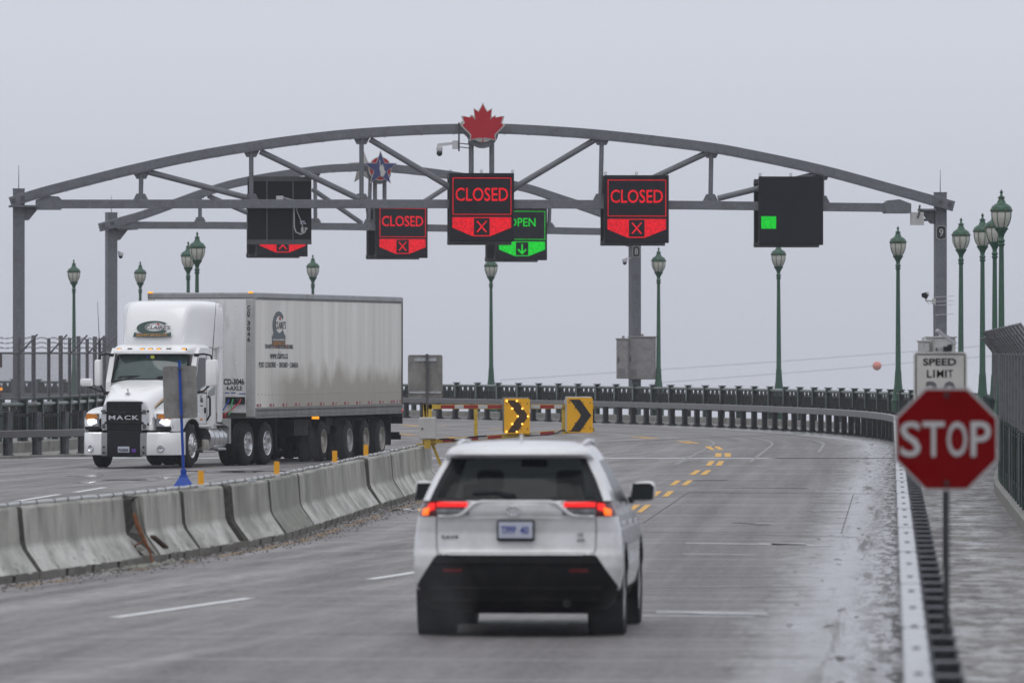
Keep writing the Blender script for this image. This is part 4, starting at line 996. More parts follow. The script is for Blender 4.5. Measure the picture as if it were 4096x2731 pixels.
# ------------------------------------------------------------------ concrete median barriers
BASE = [(72,-7.05),(80.2,-5.50),(82.7,-5.20),(88.6,-4.28),(92.5,-3.85),(95.8,-3.42),(100.2,-3.02),(105.2,-2.76),(120,-2.10),(126,-1.80),(138.6,-1.26)]
def bpt(D):
    for (a, xa), (b_, xb) in zip(BASE, BASE[1:]):
        if D <= b_ or (b_, xb) == BASE[-1]: return V((xa+(xb-xa)*(D-a)/(b_-a), D, 0))
def barrier(D0, D1, label, m, seed, bright=None, broken=False, dz=0.0):
    rnd = random.Random(seed)
    a, b_ = bpt(D0), bpt(D1); d = (b_-a).normalized(); nl = V((-d.y, d.x, 0)); L_ = (b_-a).length
    a = a+d*.035; L_ -= .07
    t = thing('concrete_barrier', label, 'barrier', a, 0, 'concrete median barriers')
    prof = [(0.0,.085),(.004,.10),(.175,.33),(.20,.40),(.232,.775),(.25,.80),(.40,.80),(.418,.775),(.45,.40),(.475,.33),(.646,.10),(.65,.085)]
    N_ = max(8, int(L_/.22)); rings = []
    stations = [0, .09/L_]+[k/N_ for k in range(1, N_)]+[1-.09/L_, 1]
    for i, f in enumerate(stations):
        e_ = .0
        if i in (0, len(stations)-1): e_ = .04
        rg = []
        for j, (x, z) in enumerate(prof):
            jx = rnd.uniform(-.004, .004); jz = rnd.uniform(-.003, .003)
            if z < .12: jz += rnd.uniform(-.012, .006); jx += rnd.uniform(0, .012)
            p = d*(f*L_)+nl*(x+jx+(e_ if x < .3 else -e_))+V((0,0,z+jz-e_*(z > .7)+dz))
            if broken and i < 3 and j < 5:                     # bitten-off corner
                p += d*(.50-.12*i)*(1 if z < .45 else .55)+nl*.10*(3-i)/3
            rg.append(p)
        rings.append(rg)
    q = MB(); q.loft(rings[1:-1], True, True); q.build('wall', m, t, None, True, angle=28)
    for a_, b_ in ((rings[0], rings[1]), (rings[-2], rings[-1])): q = MB(); q.loft([a_, b_], True, True); q.build('joint_end', m_jointshade, t)
    q = MB(); n = max(2, round(L_/1.25)); gap = .16                    # feet between the drain slots
    for k in range(n):
        s0 = L_*k/n+(gap/2 if k else 0); s1 = L_*(k+1)/n-(gap/2 if k < n-1 else 0)
        q.add([d*s+nl*x+V((0,0,z)) for s, x, z in ((s0,.012,0),(s1,.012,0),(s1,.638,0),(s0,.638,0),(s0,.006,.09+dz),(s1,.006,.09+dz),(s1,.644,.09+dz),(s0,.644,.09+dz))],
              [(3,2,1,0),(4,5,6,7),(0,1,5,4),(1,2,6,5),(2,3,7,6),(3,0,4,7)])
    q.build('foot', m_footconc, t)
    return t, a, d, nl, L_
S = []
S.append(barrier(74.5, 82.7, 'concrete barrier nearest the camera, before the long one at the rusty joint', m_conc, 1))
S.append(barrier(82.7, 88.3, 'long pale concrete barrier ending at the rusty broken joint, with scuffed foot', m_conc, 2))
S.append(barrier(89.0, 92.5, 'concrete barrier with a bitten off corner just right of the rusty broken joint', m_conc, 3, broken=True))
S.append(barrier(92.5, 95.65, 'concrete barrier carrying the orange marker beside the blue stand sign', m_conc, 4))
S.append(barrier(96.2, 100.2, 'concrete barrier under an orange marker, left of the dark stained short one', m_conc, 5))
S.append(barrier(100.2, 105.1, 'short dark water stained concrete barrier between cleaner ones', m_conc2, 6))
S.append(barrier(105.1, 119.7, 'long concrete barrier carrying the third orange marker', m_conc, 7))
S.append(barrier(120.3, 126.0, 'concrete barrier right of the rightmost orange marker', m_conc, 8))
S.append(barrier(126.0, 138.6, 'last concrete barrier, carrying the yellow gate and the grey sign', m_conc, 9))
# rust, bars and rubble at the broken joint
j = bpt(88.65); nlj = V((-.98,.15,0))
t = thing('rusty_joint_bar', 'rusty brown steel bar and plates sticking out of the broken barrier joint', 'steel bar', j)
q = MB(); q.tube([nlj*.20+V((0,0,.60)), nlj*.15+V((.0,-.02,.44)), nlj*.02+V((.02,-.05,.14))], [.022,.032,.016], 7)
q.tube([nlj*.06+V((0,-.03,.28)), nlj*.10+V((-.14,-.02,.20))], .012, 5); q.tube([nlj*.02+V((.02,-.05,.14)), V((.03,-.1,.02))], .014, 5); q.build('bar', m_rust, t)
q = MB(); q.bar(V((.02,.10,.33)), V((.17,.30,.19)), .07, .03); q.build('plate', mat('burnt_steel', (.05,.028,.018), .8, var=.4, scale=10), t)
rub = MB(); rnd = random.Random(5)
def stone(mb, c, r):
    bm = bmesh.new(); bmesh.ops.create_icosphere(bm, subdivisions=1, radius=r)
    for v in bm.verts: v.co = V(c)+V((v.co.x*rnd.uniform(.6,1.3), v.co.y*rnd.uniform(.6,1.3), abs(v.co.z)*rnd.uniform(.4,.9) if v.co.z > 0 else 0))
    mb.bm(bm)
for k in range(120):
    D = rnd.gauss(87.6, 1.1); p = bpt(D); stone(rub, (p.x+rnd.uniform(-.02,.20), D+rnd.uniform(-.05,.05), 0), rnd.uniform(.012,.05))
struct(rub.build('rubble', m_conc2), 'stuff')
grit = MB()
m_grit = mat('road_grit', (.05,.043,.036), .85, var=.6, scale=30)
for k in range(2200):
    D = 74+57*rnd.random()**1.0; p = bpt(D); e_ = abs(rnd.gauss(0, .26)); r = rnd.uniform(.006,.018)
    x, y = p.x+.01+e_, D+rnd.uniform(-.1,.1)
    grit.add([(x-r,y-r*2,0.002),(x+r,y-r*2,0.002),(x+r*.8,y+r*2,0.002),(x-r*.7,y+r,0.002),(x,y,r)], [(0,1,4),(1,2,4),(2,3,4),(3,0,4)])
struct(grit.build('grit', m_grit), 'stuff')
# faint yellow sawdust-coloured edge paint remnant
mb = MB()
D = 80.0
while D < 131:
    l = rnd.uniform(.5, 1.6); a, b_ = bpt(D), bpt(min(131, D+l)); w0 = rnd.uniform(.16,.26)
    if rnd.random() < .72: mb.quad(a+V((w0,0,.004)), a+V((w0+.12,0,.004)), b_+V((w0+.13,0,.004)), b_+V((w0,0,.004)))
    D += l+rnd.uniform(.05,.5)
struct(mb.build('worn_yellow_edge_line', mat('worn_yellow_paint', (.33,.20,.075), .75, var=.3, scale=6, dirt=(.13,.115,.10), dscale=5, dlo=.42, dhi=.6)))

# pipe along the barrier tops
t = thing('barrier_top_hose', 'thin whitish hose tied along the tops of the concrete barriers', 'hose', bpt(76)+V((-.3,0,.8)))
def top(D, x=.36, z=.80):
    a, b_ = bpt(D-.4), bpt(D+.4); d = (b_-a).normalized(); return bpt(D)+V((-d.y, d.x, 0))*x+V((0,0,z))
pts = [top(74.5+.4*k, .36+.02*math.sin(k*.9), .824+.004*math.sin(k*2.1)) for k in range(155)]
q = MB(); q.tube(pts, .020, 6); q.build('hose', m_lightgrey, t, t.location, True)
for k in range(0, 155, 2): q = MB(); q.lathe([(.001,-.012),(.028,-.012),(.028,.012),(.001,.012)], pts[k], 6, 'y'); q.build('tie', m_dgrey, t, t.location)
for D, lb in ((94.3,'first of four orange markers from the left, on the barrier tops'),(102.3,'second of four orange markers from the left, on the barrier tops'),
              (113.6,'third of four orange markers from the left, on the barrier tops'),(120.9,'rightmost of four orange markers on the barrier tops, by a dark joint')):
    p = top(D, .30, .80); t = thing('barrier_marker', lb, 'marker', p, .12, 'orange barrier markers')
    q = MB(); q.bbox(-.036,.036,-.02,.02,.035,.215,.004); q.build('blade', m_delin, t)
    q = MB(); q.bbox(-.04,.04,-.035,.035,0,.045,.006); q.build('base', m_lightgrey, t)
for D, lb in ((98.3,'small grey steel bracket on a barrier top between two orange markers'),(124.2,'small grey steel bracket on a barrier top right of the markers')):
    p = top(D, .22, .80); t = thing('steel_bracket', lb, 'bracket', p)
    q = MB(); q.bbox(-.05,.05,-.04,.04,0,.03,.004); q.bbox(-.02,.07,-.03,.03,.03,.06,.004); q.build('bracket', m_galv_lt, t)
# litter
p = bpt(119)+V((.45,-1.2,0)); t = thing('litter', 'crumpled white and yellow paper litter at the foot of the barrier', 'litter', p)
q = MB()
for k in range(9):
    c = V((rnd.uniform(-.32,.32), rnd.uniform(-.4,.4), .0)); s_ = rnd.uniform(.06,.12)
    P = [c+V((rnd.uniform(-s_,s_)*1.4, rnd.uniform(-s_,s_)*2, rnd.uniform(.005,.06))) for _ in range(5)]
    q.add(P+[p_+V((0,0,.006)) for p_ in P], [(0,1,2),(0,2,3),(0,3,4),(5,6,7),(5,7,8),(5,8,9)])
q.build('paper', m_signwhite, t)
q = MB(); q.add([(.25,-.3,.01),(.42,-.2,.02),(.36,.1,.07),(.2,.0,.05)], [(0,1,2,3)]); q.build('yellow_wrapper', m_sgny, t)

# ------------------------------------------------------------------ blue stand sign
p = V(((733-28-UC)/FPX*132.6+.13, 132.6, 0))
t = thing('portable_sign', 'grey sign seen from behind on a leaning blue pole with a blue foot', 'sign', p)
q = MB(); rings = []
for z, w in ((0,.23),(.06,.23),(.09,.21),(.30,.075),(.33,.07),(.345,.05),(.44,.05)):
    c = min(.03, w*.25); rings.append([(x,y,z) for x,y in ((-w+c,-w),(w-c,-w),(w,-w+c),(w,w-c),(w-c,w),(-w+c,w),(-w,w-c),(-w,-w+c))])
q.loft(rings, True, True); q.build('foot', m_blue, t)
q = MB(); lean = -.040; q.tube([(0,0,.40),(lean*1.95,0,2.36)], .025, 12); q.build('pole', m_blue, t, None, True)
def rrect(w, h, r, n=4):
    out = []
    for cx, cy, a0 in ((w/2-r,h/2-r,0),(-w/2+r,h/2-r,90),(-w/2+r,-h/2+r,180),(w/2-r,-h/2+r,270)):
        out += [(cx+r*math.cos(R(a0+90*k/n)), cy+r*math.sin(R(a0+90*k/n))) for k in range(n+1)]
    return out
ex = V((math.cos(-lean),0,math.sin(-lean)*-1)); ex = V((1,0,.028)).normalized(); ez = V((-.028,0,1)).normalized()
q = MB(); q.prism(rrect(.60,.925,.045), (-.062,.045,1.80), ex, ez, (0,.005,0)); q.build('panel', m_signback, t)
q = MB()
for z in (1.38, 2.22): q.bar((-.04+lean*(z-1.3)-.035,-.03,z),(-.04+lean*(z-1.3)+.05,-.03,z),.10,.025)
q.build('clamp', m_dgrey, t)

# ------------------------------------------------------------------ barrier end: gate, chevrons, sign, box
GD = 136.0; gx = lambda u: (u-UC)/FPX*GD; gz = lambda v: H-(v-VH)/FPX*GD
def Z5(x, y): return (gx(1550+x/2.138), gz(1350+y/2.138))
def pt5(x, y, dy=0): a, b_ = Z5(x, y); return V((a, GD+dy, b_))
org = pt5(345, 905); org.z = .80
t = thing('swing_gate', 'yellow steel barrier gate with red and white tape swung across the lane', 'gate', org)
def gbar(q, a, b_, w=.07, h=.075, dy=0): q.bar(pt5(*a, dy), pt5(*b_, dy), w, h, (0,1,0))
q = MB(); gbar(q, (350,590), (1765,590), .06, .082); q.build('top_rail', m_yellow, t, org)
q = MB(); gbar(q, (385,888), (1000,842), .06, .082); gbar(q, (1000,842), (1770,786), .06, .075); q.build('bottom_rail', m_yellow, t, org)
for a, b_ in (((365,570),(362,900)),((755,606),(755,840)),((1505,600),(1505,800))):
    q = MB(); gbar(q, a, b_, .06, .066); q.build('upright', m_yellow, t, org)
q = MB(); q.bar(pt5(340,700,.12)-V((.012,0,0)), pt5(316,568,.12)-V((-.002,0,0)), .06, .05, (0,1,0)); q.bar(pt5(316,900,.12), pt5(316,568,.12), .06, .055, (0,1,0)); q.build('hinge_post', m_yellow, t, org)
q = MB(); q.bbox(*[pt5(300,0).x, pt5(420,0).x], GD-.1, GD+.2, pt5(0,915).z, pt5(0,868).z, .01); q.bar(pt5(245,912), pt5(415,912), .2, .03, (0,1,0)); q.build('hinge_bracket', m_yellow, t, org)
q = MB(); q.bar(pt5(385,915,.05), pt5(462,1105,.05), .05, .05, (0,1,0)); q.build('stay', m_yellow, t, org)
for row, ylo in (('t', None), ('b', None)):
    for x0, x1, c in ((453,575,'r'),(575,652,'w'),(652,775,'r'),(775,855,'w'),(855,978,'r'),(1222,1305,'w'),(1305,1425,'r'),(1425,1495,'w')):
        if row == 'b' and x0 < 470: x0 = 470
        y_ = lambda x: 590 if row == 't' else 888-(x-385)*.0748 if x < 1000 else 842-(x-1000)*.0727
        q = MB(); q.bar(pt5(x0+2, y_(x0), -.034), pt5(x1-2, y_(x1), -.034), .008, .060 if row == 't' else .055, (0,1,0)); q.build('red_tape' if c == 'r' else 'white_tape', m_tapered if c == 'r' else m_tapewht, t, org)
q = MB(); q.tube([pt5(x, y, -.05) for x, y in ((440,868),(520,865),(590,880),(650,872),(700,850),(760,845),(850,838))], .012, 6)
q.tube([pt5(x, y, -.05) for x, y in ((1180,840),(1290,835),(1380,832),(1450,812),(1490,790))], .009, 5); q.build('cable', m_chassis, t, org)
def chevron(label, x0, x1, y0, y1, lit, shift):
    c = pt5((x0+x1)/2, (y0+y1)/2, -.16); (xa, za), (xb, zb) = Z5(x0, y1), Z5(x1, y0); w, h = xb-xa, zb-za
    t = thing('chevron_sign', label, 'warning sign', c)
    q = MB(); q.prism(rrect(w, h, .03), (0,0,0), (1,0,0), (0,0,1), (0,.02,0)); q.build('panel', m_sgny, t)
    q = MB(); q.bbox(-w/2-.03,w/2-.02,.025,.13,-h/2+.02,h/2+.02,.01); q.bbox(-w/2-.05,-w/2+.02,.03,.10,h/2-.12,h/2-.03,.01); q.build('lamp_housing', m_cablt if not lit else m_signback, t)
    P = lambda fx, fz: (-w/2+fx*w, -h/2+(1-fz)*h)
    q = MB(); q.prism([P(*z) for z in ((.11,.05),(.50,.05),(.94,.50),(.50,.965),(.12,.965),(.55,.50))], (0,-.006,0), (1,0,0), (0,0,1), (0,.006,0)); q.build('chevron', m_signblk if not lit else mat('chevron_black_warm', (.05,.02,.006), .5), t)
    leds = [(.10,.07),(.49,.07),(.315,.285),(.705,.285),(.53,.505),(.92,.505),(.315,.725),(.70,.725),(.09,.945),(.485,.945)]
    for f in leds:
        x, z = P(*f); q = MB(); q.sphere((x,-.016,z), .017 if lit else .012, 10, 6); q.build('warning_lamp', m_ledlit if lit else m_dgrey, t, None, True)
    q = MB()
    for f in ((.08,.13),(.34,.16),(.9,.14),(.62,.13),(.35,.87),(.9,.86),(.65,.86)):
        x, z = P(*f); q.lathe([(.010,-.014),(.012,-.004)], (x,0,z), 6, 'y')
    q.build('bolts', m_dgrey, t)
    return t
m_ledlit = mat('amber_led_lit', (.9,.5,.05), .3, emit=(1,.55,.08), es=2.6)
chevron('yellow chevron warning sign with lit amber lamps, halfway along the gate', 998, 1218, 520, 820, True, 0)
chevron('yellow chevron warning sign with unlit lamps at the free end of the gate', 1535, 1755, 513, 812, False, 0)
# sign back on its post
t = thing('road_sign', 'stained grey sign seen from behind on a perforated post at the barrier end', 'sign', V((pt5(338,0).x, GD+.22, .8)))
q = MB(); q.bar((0,-.05,.0),(0,-.05,pt5(0,140).z-.8),.05,.05); q.build('post', m_dgrey, t)
cx_ = (Z5(173,0)[0]+Z5(470,0)[0])/2-t.location.x; z0, z1 = Z5(0,515)[1]-.8, Z5(0,148)[1]-.8; w = Z5(470,0)[0]-Z5(173,0)[0]
q = MB(); q.prism(rrect(w, z1-z0, .035), (cx_,0,(z0+z1)/2), (1,0,0), (0,0,1), (0,.005,0)); q.build('panel', m_signback, t)
q = MB(); q.box(cx_-.20,cx_+.20,-.02,-.002,z1-.115,z1-.055); q.build('bracket_strip', m_galv_lt, t); q = MB(); q.box(cx_-.29,cx_+.29,-.02,-.002,z0+.08,z0+.115); q.build('bracket_strip', m_galv_lt, t)
t = thing('junction_box', 'small pale grey utility box at the foot of the grey sign on the barrier end', 'box', pt5(343,866,-.12))
w, h = Z5(418,0)[0]-Z5(268,0)[0], Z5(0,680)[1]-Z5(0,866)[1]
q = MB(); q.bbox(-w/2,w/2,-.09,.09,0,h,.012); q.build('housing', m_cablt, t)
q = MB(); q.bbox(-w/2+.012,w/2-.012,-.105,-.091,.012,h-.012,.006); o = q.build('door', m_cablt, t)
q = MB(); q.lathe([(.018,-.115),(.018,-.104)], (-w*.3,0,h*.48), 8, 'y'); q.build('latch', m_dgrey, o)
q = MB(); q.box(-.06,.06,-.06,.06,-.17,0); q.build('base', m_yellow, t)

# ------------------------------------------------------------------ stop sign and speed limit sign
def octagon(r): return [(r*math.cos(R(22.5+45*k)), r*math.sin(R(22.5+45*k))) for k in range(8)]
SD = 44.3; c = px(3786, 1755.5, SD)
t = thing('stop_sign', 'red octagonal stop sign on a dark pole beside the guardrail', 'stop sign', V((c.x, c.y, .05)))
zc = c.z-.05; r_ = 413/FPX*SD/2/math.cos(R(22.5))
q = MB(); q.prism(octagon(r_), (0,0,zc), (1,0,0), (0,0,1), (0,.004,0)); q.build('border', m_signwhite, t)
q = MB(); q.prism(octagon(r_*.955), (0,-.004,zc), (1,0,0), (0,0,1), (0,.004,0)); q.build('panel', m_stopred, t)
q = MB()
for ch, x0, x1 in (('S',-.282,-.155),('T',-.146,-.010),('O',.003,.128),('P',.148,.272)):
    lettering(q, ch, (x0*.97,-.0075,zc-.104), (1,0,0), (0,0,1), (x1-x0)*.95, .208, .003, .008)
q.build('lettering', m_signwhite, t)
q = MB(); q.bar((0,.03,0),(0,.03,zc+.30),.036,.036); q.build('post', m_signblk, t)
q = MB(); q.lathe([(.014,-.014),(.018,-.004)], (0,0,zc+.26), 8, 'y'); q.lathe([(.014,-.014),(.018,-.004)], (0,0,zc-.26), 8, 'y'); q.build('bolts', m_signblk, t)
PD = 85.5
def Z4(x, y): return px(3550+x/2.613, 1100+y/2.613, PD)
c0, c1 = Z4(272, 802), Z4(832, 1510); w = c1.x-c0.x; h = w*1.25; cx_ = (c0.x+c1.x)/2; zt = c0.z
t = thing('speed_limit_sign', 'white sign reading SPEED LIMIT, partly hidden behind the stop sign', 'speed sign', V((cx_+.06, PD, .05)))
ox = -.06; zc = zt-h/2-.05
q = MB(); q.prism(rrect(w,h,.045), (ox,0,zc), (1,0,0), (0,0,1), (0,.005,0)); q.build('panel', m_offwhite, t)
q = MB(); 
for (a0,b0,a1,b1) in ((-w/2+.03,h/2-.034,w/2-.03,h/2-.022),(-w/2+.03,-h/2+.022,w/2-.03,-h/2+.034),(-w/2+.022,-h/2+.034,-w/2+.034,h/2-.034),(w/2-.034,-h/2+.034,w/2-.022,h/2-.034)):
    q.box(ox+a0,ox+a1,-.004,0,zc+b0,zc+b1)
q.build('border', m_signblk, t)
q = MB(); u_ = lambda x: Z4(x,0).x-t.location.x; z_ = lambda y: Z4(0,y).z-.05
lettering(q, 'SPEED', (u_(372),-.002,z_(944)), (1,0,0), (0,0,1), u_(718)-u_(372), z_(870)-z_(944), .003, .02)

for ch, a0, b0 in (('L',412,462),('I',478,494),('M',516,586),('I',602,618),('T',632,684)): lettering(q, ch, (u_(a0),-.002,z_(1070)), (1,0,0), (0,0,1), u_(b0)-u_(a0), z_(990)-z_(1070), .003, .012); q.build('lettering', m_signblk, t)
q = MB(); lettering(q, '3', (u_(398),-.002,z_(1330)), (1,0,0), (0,0,1), u_(522)-u_(398), z_(1108)-z_(1330), .003, .03)
lettering(q, '0', (u_(578),-.002,z_(1330)), (1,0,0), (0,0,1), u_(716)-u_(578), z_(1108)-z_(1330), .003, .03); q.build('numerals', mat('numeral_grey', (.10,.10,.105), .5), t)
q = MB(); q.bar((0,.04,0),(0,.04,z_(745)),.05,.05); q.bar((u_(650),.04,z_(800)),(u_(650),.04,z_(745)),.045,.045); q.build('post', m_signblk, t)
a, b_ = V((u_(520),.04,z_(575))), V((u_(712),.04,z_(722)))
q = MB(); q.bar(a, b_, .36, .030, (0,1,0)); o = q.build('solar_panel', m_galv_lt, t)
q = MB(); n_ = V((.61,0,.79)); q.bar(a+n_*.017+(b_-a)*.04, b_+n_*.017-(b_-a)*.04, .33, .004, (0,1,0)); q.build('solar_cells', m_glass, o)
q = MB(); q.tube([(u_(655),.04,z_(790)),(u_(655),.04,z_(735))], .028, 8); q.bar((u_(630),.04,z_(738)),(u_(678),.04,z_(738)),.06,.03); q.build('panel_mount', m_signblk, t)
# shallow puddles under the truck's front
m_water = mat('puddle_water', (.06,.06,.062), .14, 0, spec=.5, bump=.10, scale=3)
for u, v, rx, ry in ((350,1902,.3,1.5),(345,1928,.22,1.0),(690,1908,.3,1.6),(545,1918,.6,.9),(930,1885,.9,1.6)):
    c = gnd(u, v, .004); pts = []
    for k in range(22):
        a = 2*PI*k/22; r_ = 1+.28*math.sin(3*a+u)+.18*math.sin(5*a+v); pts.append((c.x+rx*r_*math.cos(a), c.y+ry*r_*math.sin(a), .004))
    q = MB(); q.add(pts, [tuple(range(22))]); struct(q.build('puddle', m_water))
# ------------------------------------------------------------------ white car seen from behind, made of plan outlines stacked upwards
def interp(tab, z):
    if z <= tab[0][0]: return tab[0][1]
    for (a, va), (b_, vb) in zip(tab, tab[1:]):
        if z <= b_:
            t = (z-a)/(b_-a); return va+(vb-va)*t
    return tab[-1][1]
m_sideglass = mat('side_glass', (.008,.009,.010), .22, spec=.15)
m_mirror = mat('mirror_dark', (.010,.014,.016), .35, spec=.3)
m_cpaint = mat('white_car_paint', (.68,.68,.69), .22, coat=.5, var=.05, scale=2.5, dirt=(.50,.49,.475), dscale=1.6, dlo=.45, dhi=.7)
m_tint = bpy.data.materials.new('tinted_glass'); m_tint.use_nodes = True
_t = m_tint.node_tree; _b = _t.nodes['Principled BSDF']; _b.inputs['Base Color'].default_value = (.01,.012,.013,1); _b.inputs['Roughness'].default_value = .05; _b.inputs['Specular IOR Level'].default_value = .3
_tr = _t.nodes.new('ShaderNodeBsdfTransparent'); _tr.inputs[0].default_value = (.38,.43,.42,1); _mx = _t.nodes.new('ShaderNodeMixShader'); _mx.inputs[0].default_value = .40
_t.links.new(_tr.outputs[0], _mx.inputs[1]); _t.links.new(_b.outputs[0], _mx.inputs[2]); _t.links.new(_mx.outputs[0], _t.nodes['Material Output'].inputs[0])
m_cblk = mat('black_cladding', (.006,.006,.007), .75, spec=.2, var=.3, scale=6, dirt=(.015,.014,.014), dscale=3)
CD = V((.095, 66.78, 0)); CROT = -R(3.8)
car = thing('car', 'white sport utility car with its red brake lights on, seen from behind', 'car', CD, CROT)
YR = [(.24,-.80),(.30,-.90),(.45,-.955),(.62,-.975),(.72,-.965),(.78,-.925),(.92,-.905),(1.02,-.925),(1.10,-.955),(1.18,-.955),(1.215,-.915),(1.35,-.80),(1.50,-.665),(1.56,-.615),(1.575,-.74),(1.60,-.79),(1.64,-.77),(1.675,-.66),(1.70,-.40),(1.715,.1)]
YF = [(.24,3.45),(.32,3.58),(.55,3.63),(.75,3.61),(.85,3.53),(.92,3.38),(.98,3.1),(1.04,2.75),(1.08,2.4),(1.12,2.25),(1.30,1.98),(1.50,1.62),(1.62,1.32),(1.675,1.0),(1.70,.7),(1.715,.4)]
WH = [(.24,.78),(.30,.84),(.42,.90),(.60,.925),(.80,.922),(.95,.905),(1.05,.885),(1.10,.872),(1.20,.832),(1.28,.80),(1.40,.748),(1.55,.668),(1.62,.632),(1.66,.605),(1.69,.54),(1.705,.43),(1.715,.2)]
zs = [.24+.02*k for k in range(67)]+[1.57,1.59,1.605,1.62,1.635,1.65,1.665,1.68,1.69,1.70,1.708,1.715]
zs = sorted(set(round(z,3) for z in zs))
RR = .30                                                            # corner radius of the plan outline at the rear
def outline(z):
    yr, yf, w = interp(YR,z), interp(YF,z), interp(WH,z)
    rc = min(.34 if z < 1.2 else .22, w*.6); rf = min(.55, w*.75, (yf-yr)*.3); P = []
    bow = .055
    def rear(x): return yr+bow*(x/w)**2
    n1 = 30
    for k in range(n1+1):                                           # across the rear, left to right
        x = -(w-rc)+2*(w-rc)*k/n1; P.append((x, rear(x)))
    for k in range(1, 11):
        a = -PI/2+PI/2*k/10; P.append((w-rc+rc*math.cos(a), rear(w-rc)+rc*.9+rc*.9*math.sin(a)))
    y0, y1 = P[-1][1], yf-rf
    for k in range(1, 56): P.append((w, y0+(y1-y0)*k/56))
    for k in range(0, 9):
        a = PI/2*k/8; P.append((w-rf+rf*math.cos(a), yf-rf+rf*math.sin(a)))
    for k in range(1, 10): P.append(((w-rf)*(1-2*k/10), yf))
    left = [(-x, y) for x, y in P[n1+1:n1+10+55+1+9]][::-1]
    return P+left
rings = [[(x, y, z) for x, y in outline(z)] for z in zs]
nn = len(rings[0]); faces = {}
WY = (0.0, 2.69); WR = .405
def zone(c):
    x, y, z = c; ax = abs(x)
    for wy in WY:
        if ax > .62 and (y-wy)**2+(z-.355)**2 < WR**2: return None
    rear = y < interp(YR, z)+.36
    if rear and y < .1:
        if 1.215 < z < 1.562 and ax < interp(WH, z)-.135: return 'rear_window'
        if 1.19 < z < 1.57 and ax < interp(WH, z)-.055: return 'pillar_trim'
        if 1.06 < z < 1.205 and ax > .705 and y < -.42 and (ax-.705) < (1.215-z)*1.25+.10: return 'lamp_cluster' if x < 0 else 'lamp_cluster_'
        if 1.07 < z < 1.205 and ax > .42+(1.20-z)*.6: return 'lamp_cluster' if x < 0 else 'lamp_cluster_'
        lim = .715 if ax < .70 else .715-(ax-.70)*1.55-.02
        if z < lim: return 'rear_bumper'
    if z < .40: return 'rear_bumper' if y < .5 else 'cladding'
    for wy in WY:
        if ax > .62 and (y-wy)**2+(z-.355)**2 < (WR+.07)**2 and (y > wy-.30 or z > .6): return 'cladding'
    zb = 1.155-.02*(y-1)
    if ax > .5 and zb < z < 1.535 and -.15+(z-1.1)*.6 < y < interp(YF, z)-.25:
        return 'side_window' if x > 0 else 'side_window_'
    if z > 1.13 and y > interp(YF, z)-.4 and z < 1.60 and ax < interp(WH, z)-.06: return 'windscreen'
    return 'body'
allv = [p for r_ in rings for p in r_]
for i in range(len(rings)-1):
    for k in range(nn):
        a, b_ = i*nn+k, i*nn+(k+1)%nn; f = (a, b_, b_+nn, a+nn)
        c = [sum(allv[q][j] for q in f)/4 for j in range(3)]
        zn = zone(c)
        if zn: faces.setdefault(zn, []).append(f)
faces['body'].append(tuple(range((len(rings)-1)*nn, len(rings)*nn)))
faces['cladding'].append(tuple(range(nn-1, -1, -1)))
cm = {'body':m_cpaint,'rear_bumper':m_cblk,'cladding':m_cblk,'rear_window':m_tint,'pillar_trim':m_black,'side_window':m_sideglass,'side_window_':m_sideglass,'windscreen':m_tint,'lamp_cluster':m_reddark,'lamp_cluster_':m_reddark}
cparts = {}
for zn, fs in faces.items():
    used = sorted({q for f in fs for q in f}); mp = {q: i for i, q in enumerate(used)}
    q = MB(); q.add([allv[u] for u in used], [tuple(mp[x] for x in f) for f in fs])
    cparts[zn] = q.build(zn.strip('_'), cm[zn], car, None, True, fix=False, angle=50)
def ysurf(x, z): 
    w, yr = interp(WH,z), interp(YR,z); rc = min(.34 if z < 1.2 else .22, w*.6); y = yr+.055*(min(abs(x), w-rc)/w)**2
    if abs(x) > w-rc:
        t = min(1, (abs(x)-(w-rc))/rc); y += rc*.9*(1-math.sqrt(max(0, 1-t*t)))
    return y
def patch(poly, off, n=10, th=.012):
    """a thin plate lying on the car's tail; poly = two edges of (x,z), lower and upper, same count"""
    lo, up = poly; q = MB(); rows = []
    for j in range(4):
        t = j/3; row = []
        for a, b_ in zip(lo, up):
            x, z = a[0]+(b_[0]-a[0])*t, a[1]+(b_[1]-a[1])*t; row.append((x, ysurf(x, z)-off, z))
        rows.append(row)
    return q.loft(rows, False)
def seq(x0, x1, z0, z1=None, n=10): return [(x0+(x1-x0)*k/n, z0+((z1 if z1 is not None else z0)-z0)*k/n) for k in range(n+1)]
for sg in (-1, 1):
    lc = cparts['lamp_cluster' if sg < 0 else 'lamp_cluster_']
    q = patch((seq(sg*.425, sg*.70, 1.148), seq(sg*.425, sg*.70, 1.190)), .014); q.build('brake_light', m_redlamp, lc)
    q = patch((seq(sg*.715, sg*.80, 1.125, 1.095), seq(sg*.715, sg*.775, 1.182, 1.175)), .014); q.build('brake_light', m_redlamp, lc)
    q = patch((seq(sg*.775, sg*.835, 1.075, 1.07), seq(sg*.765, sg*.83, 1.145, 1.125)), .016); q.build('indicator', m_orange_glow, lc)
    q = patch((seq(sg*.41, sg*.70, 1.075), seq(sg*.41, sg*.70, 1.125)), .010); q.build('lens', m_lens, lc)
    q = patch((seq(sg*.47, sg*.64, .575), seq(sg*.47, sg*.64, .605)), .012); q.build('reflector', m_reddark, cparts['rear_bumper'])
xs = [-.90+.02*k for k in range(91)]
lim = lambda x: .737 if abs(x) < .70 else .737-(abs(x)-.70)*1.5
rows = []
q = MB()
for t in (0, .25, .5, .75, .93, 1): rows.append([(x, ysurf(x, .33+(lim(x)-.33)*t)-.010*(1 if t < 1 else -.2), .33+(lim(x)-.33)*t) for x in xs])
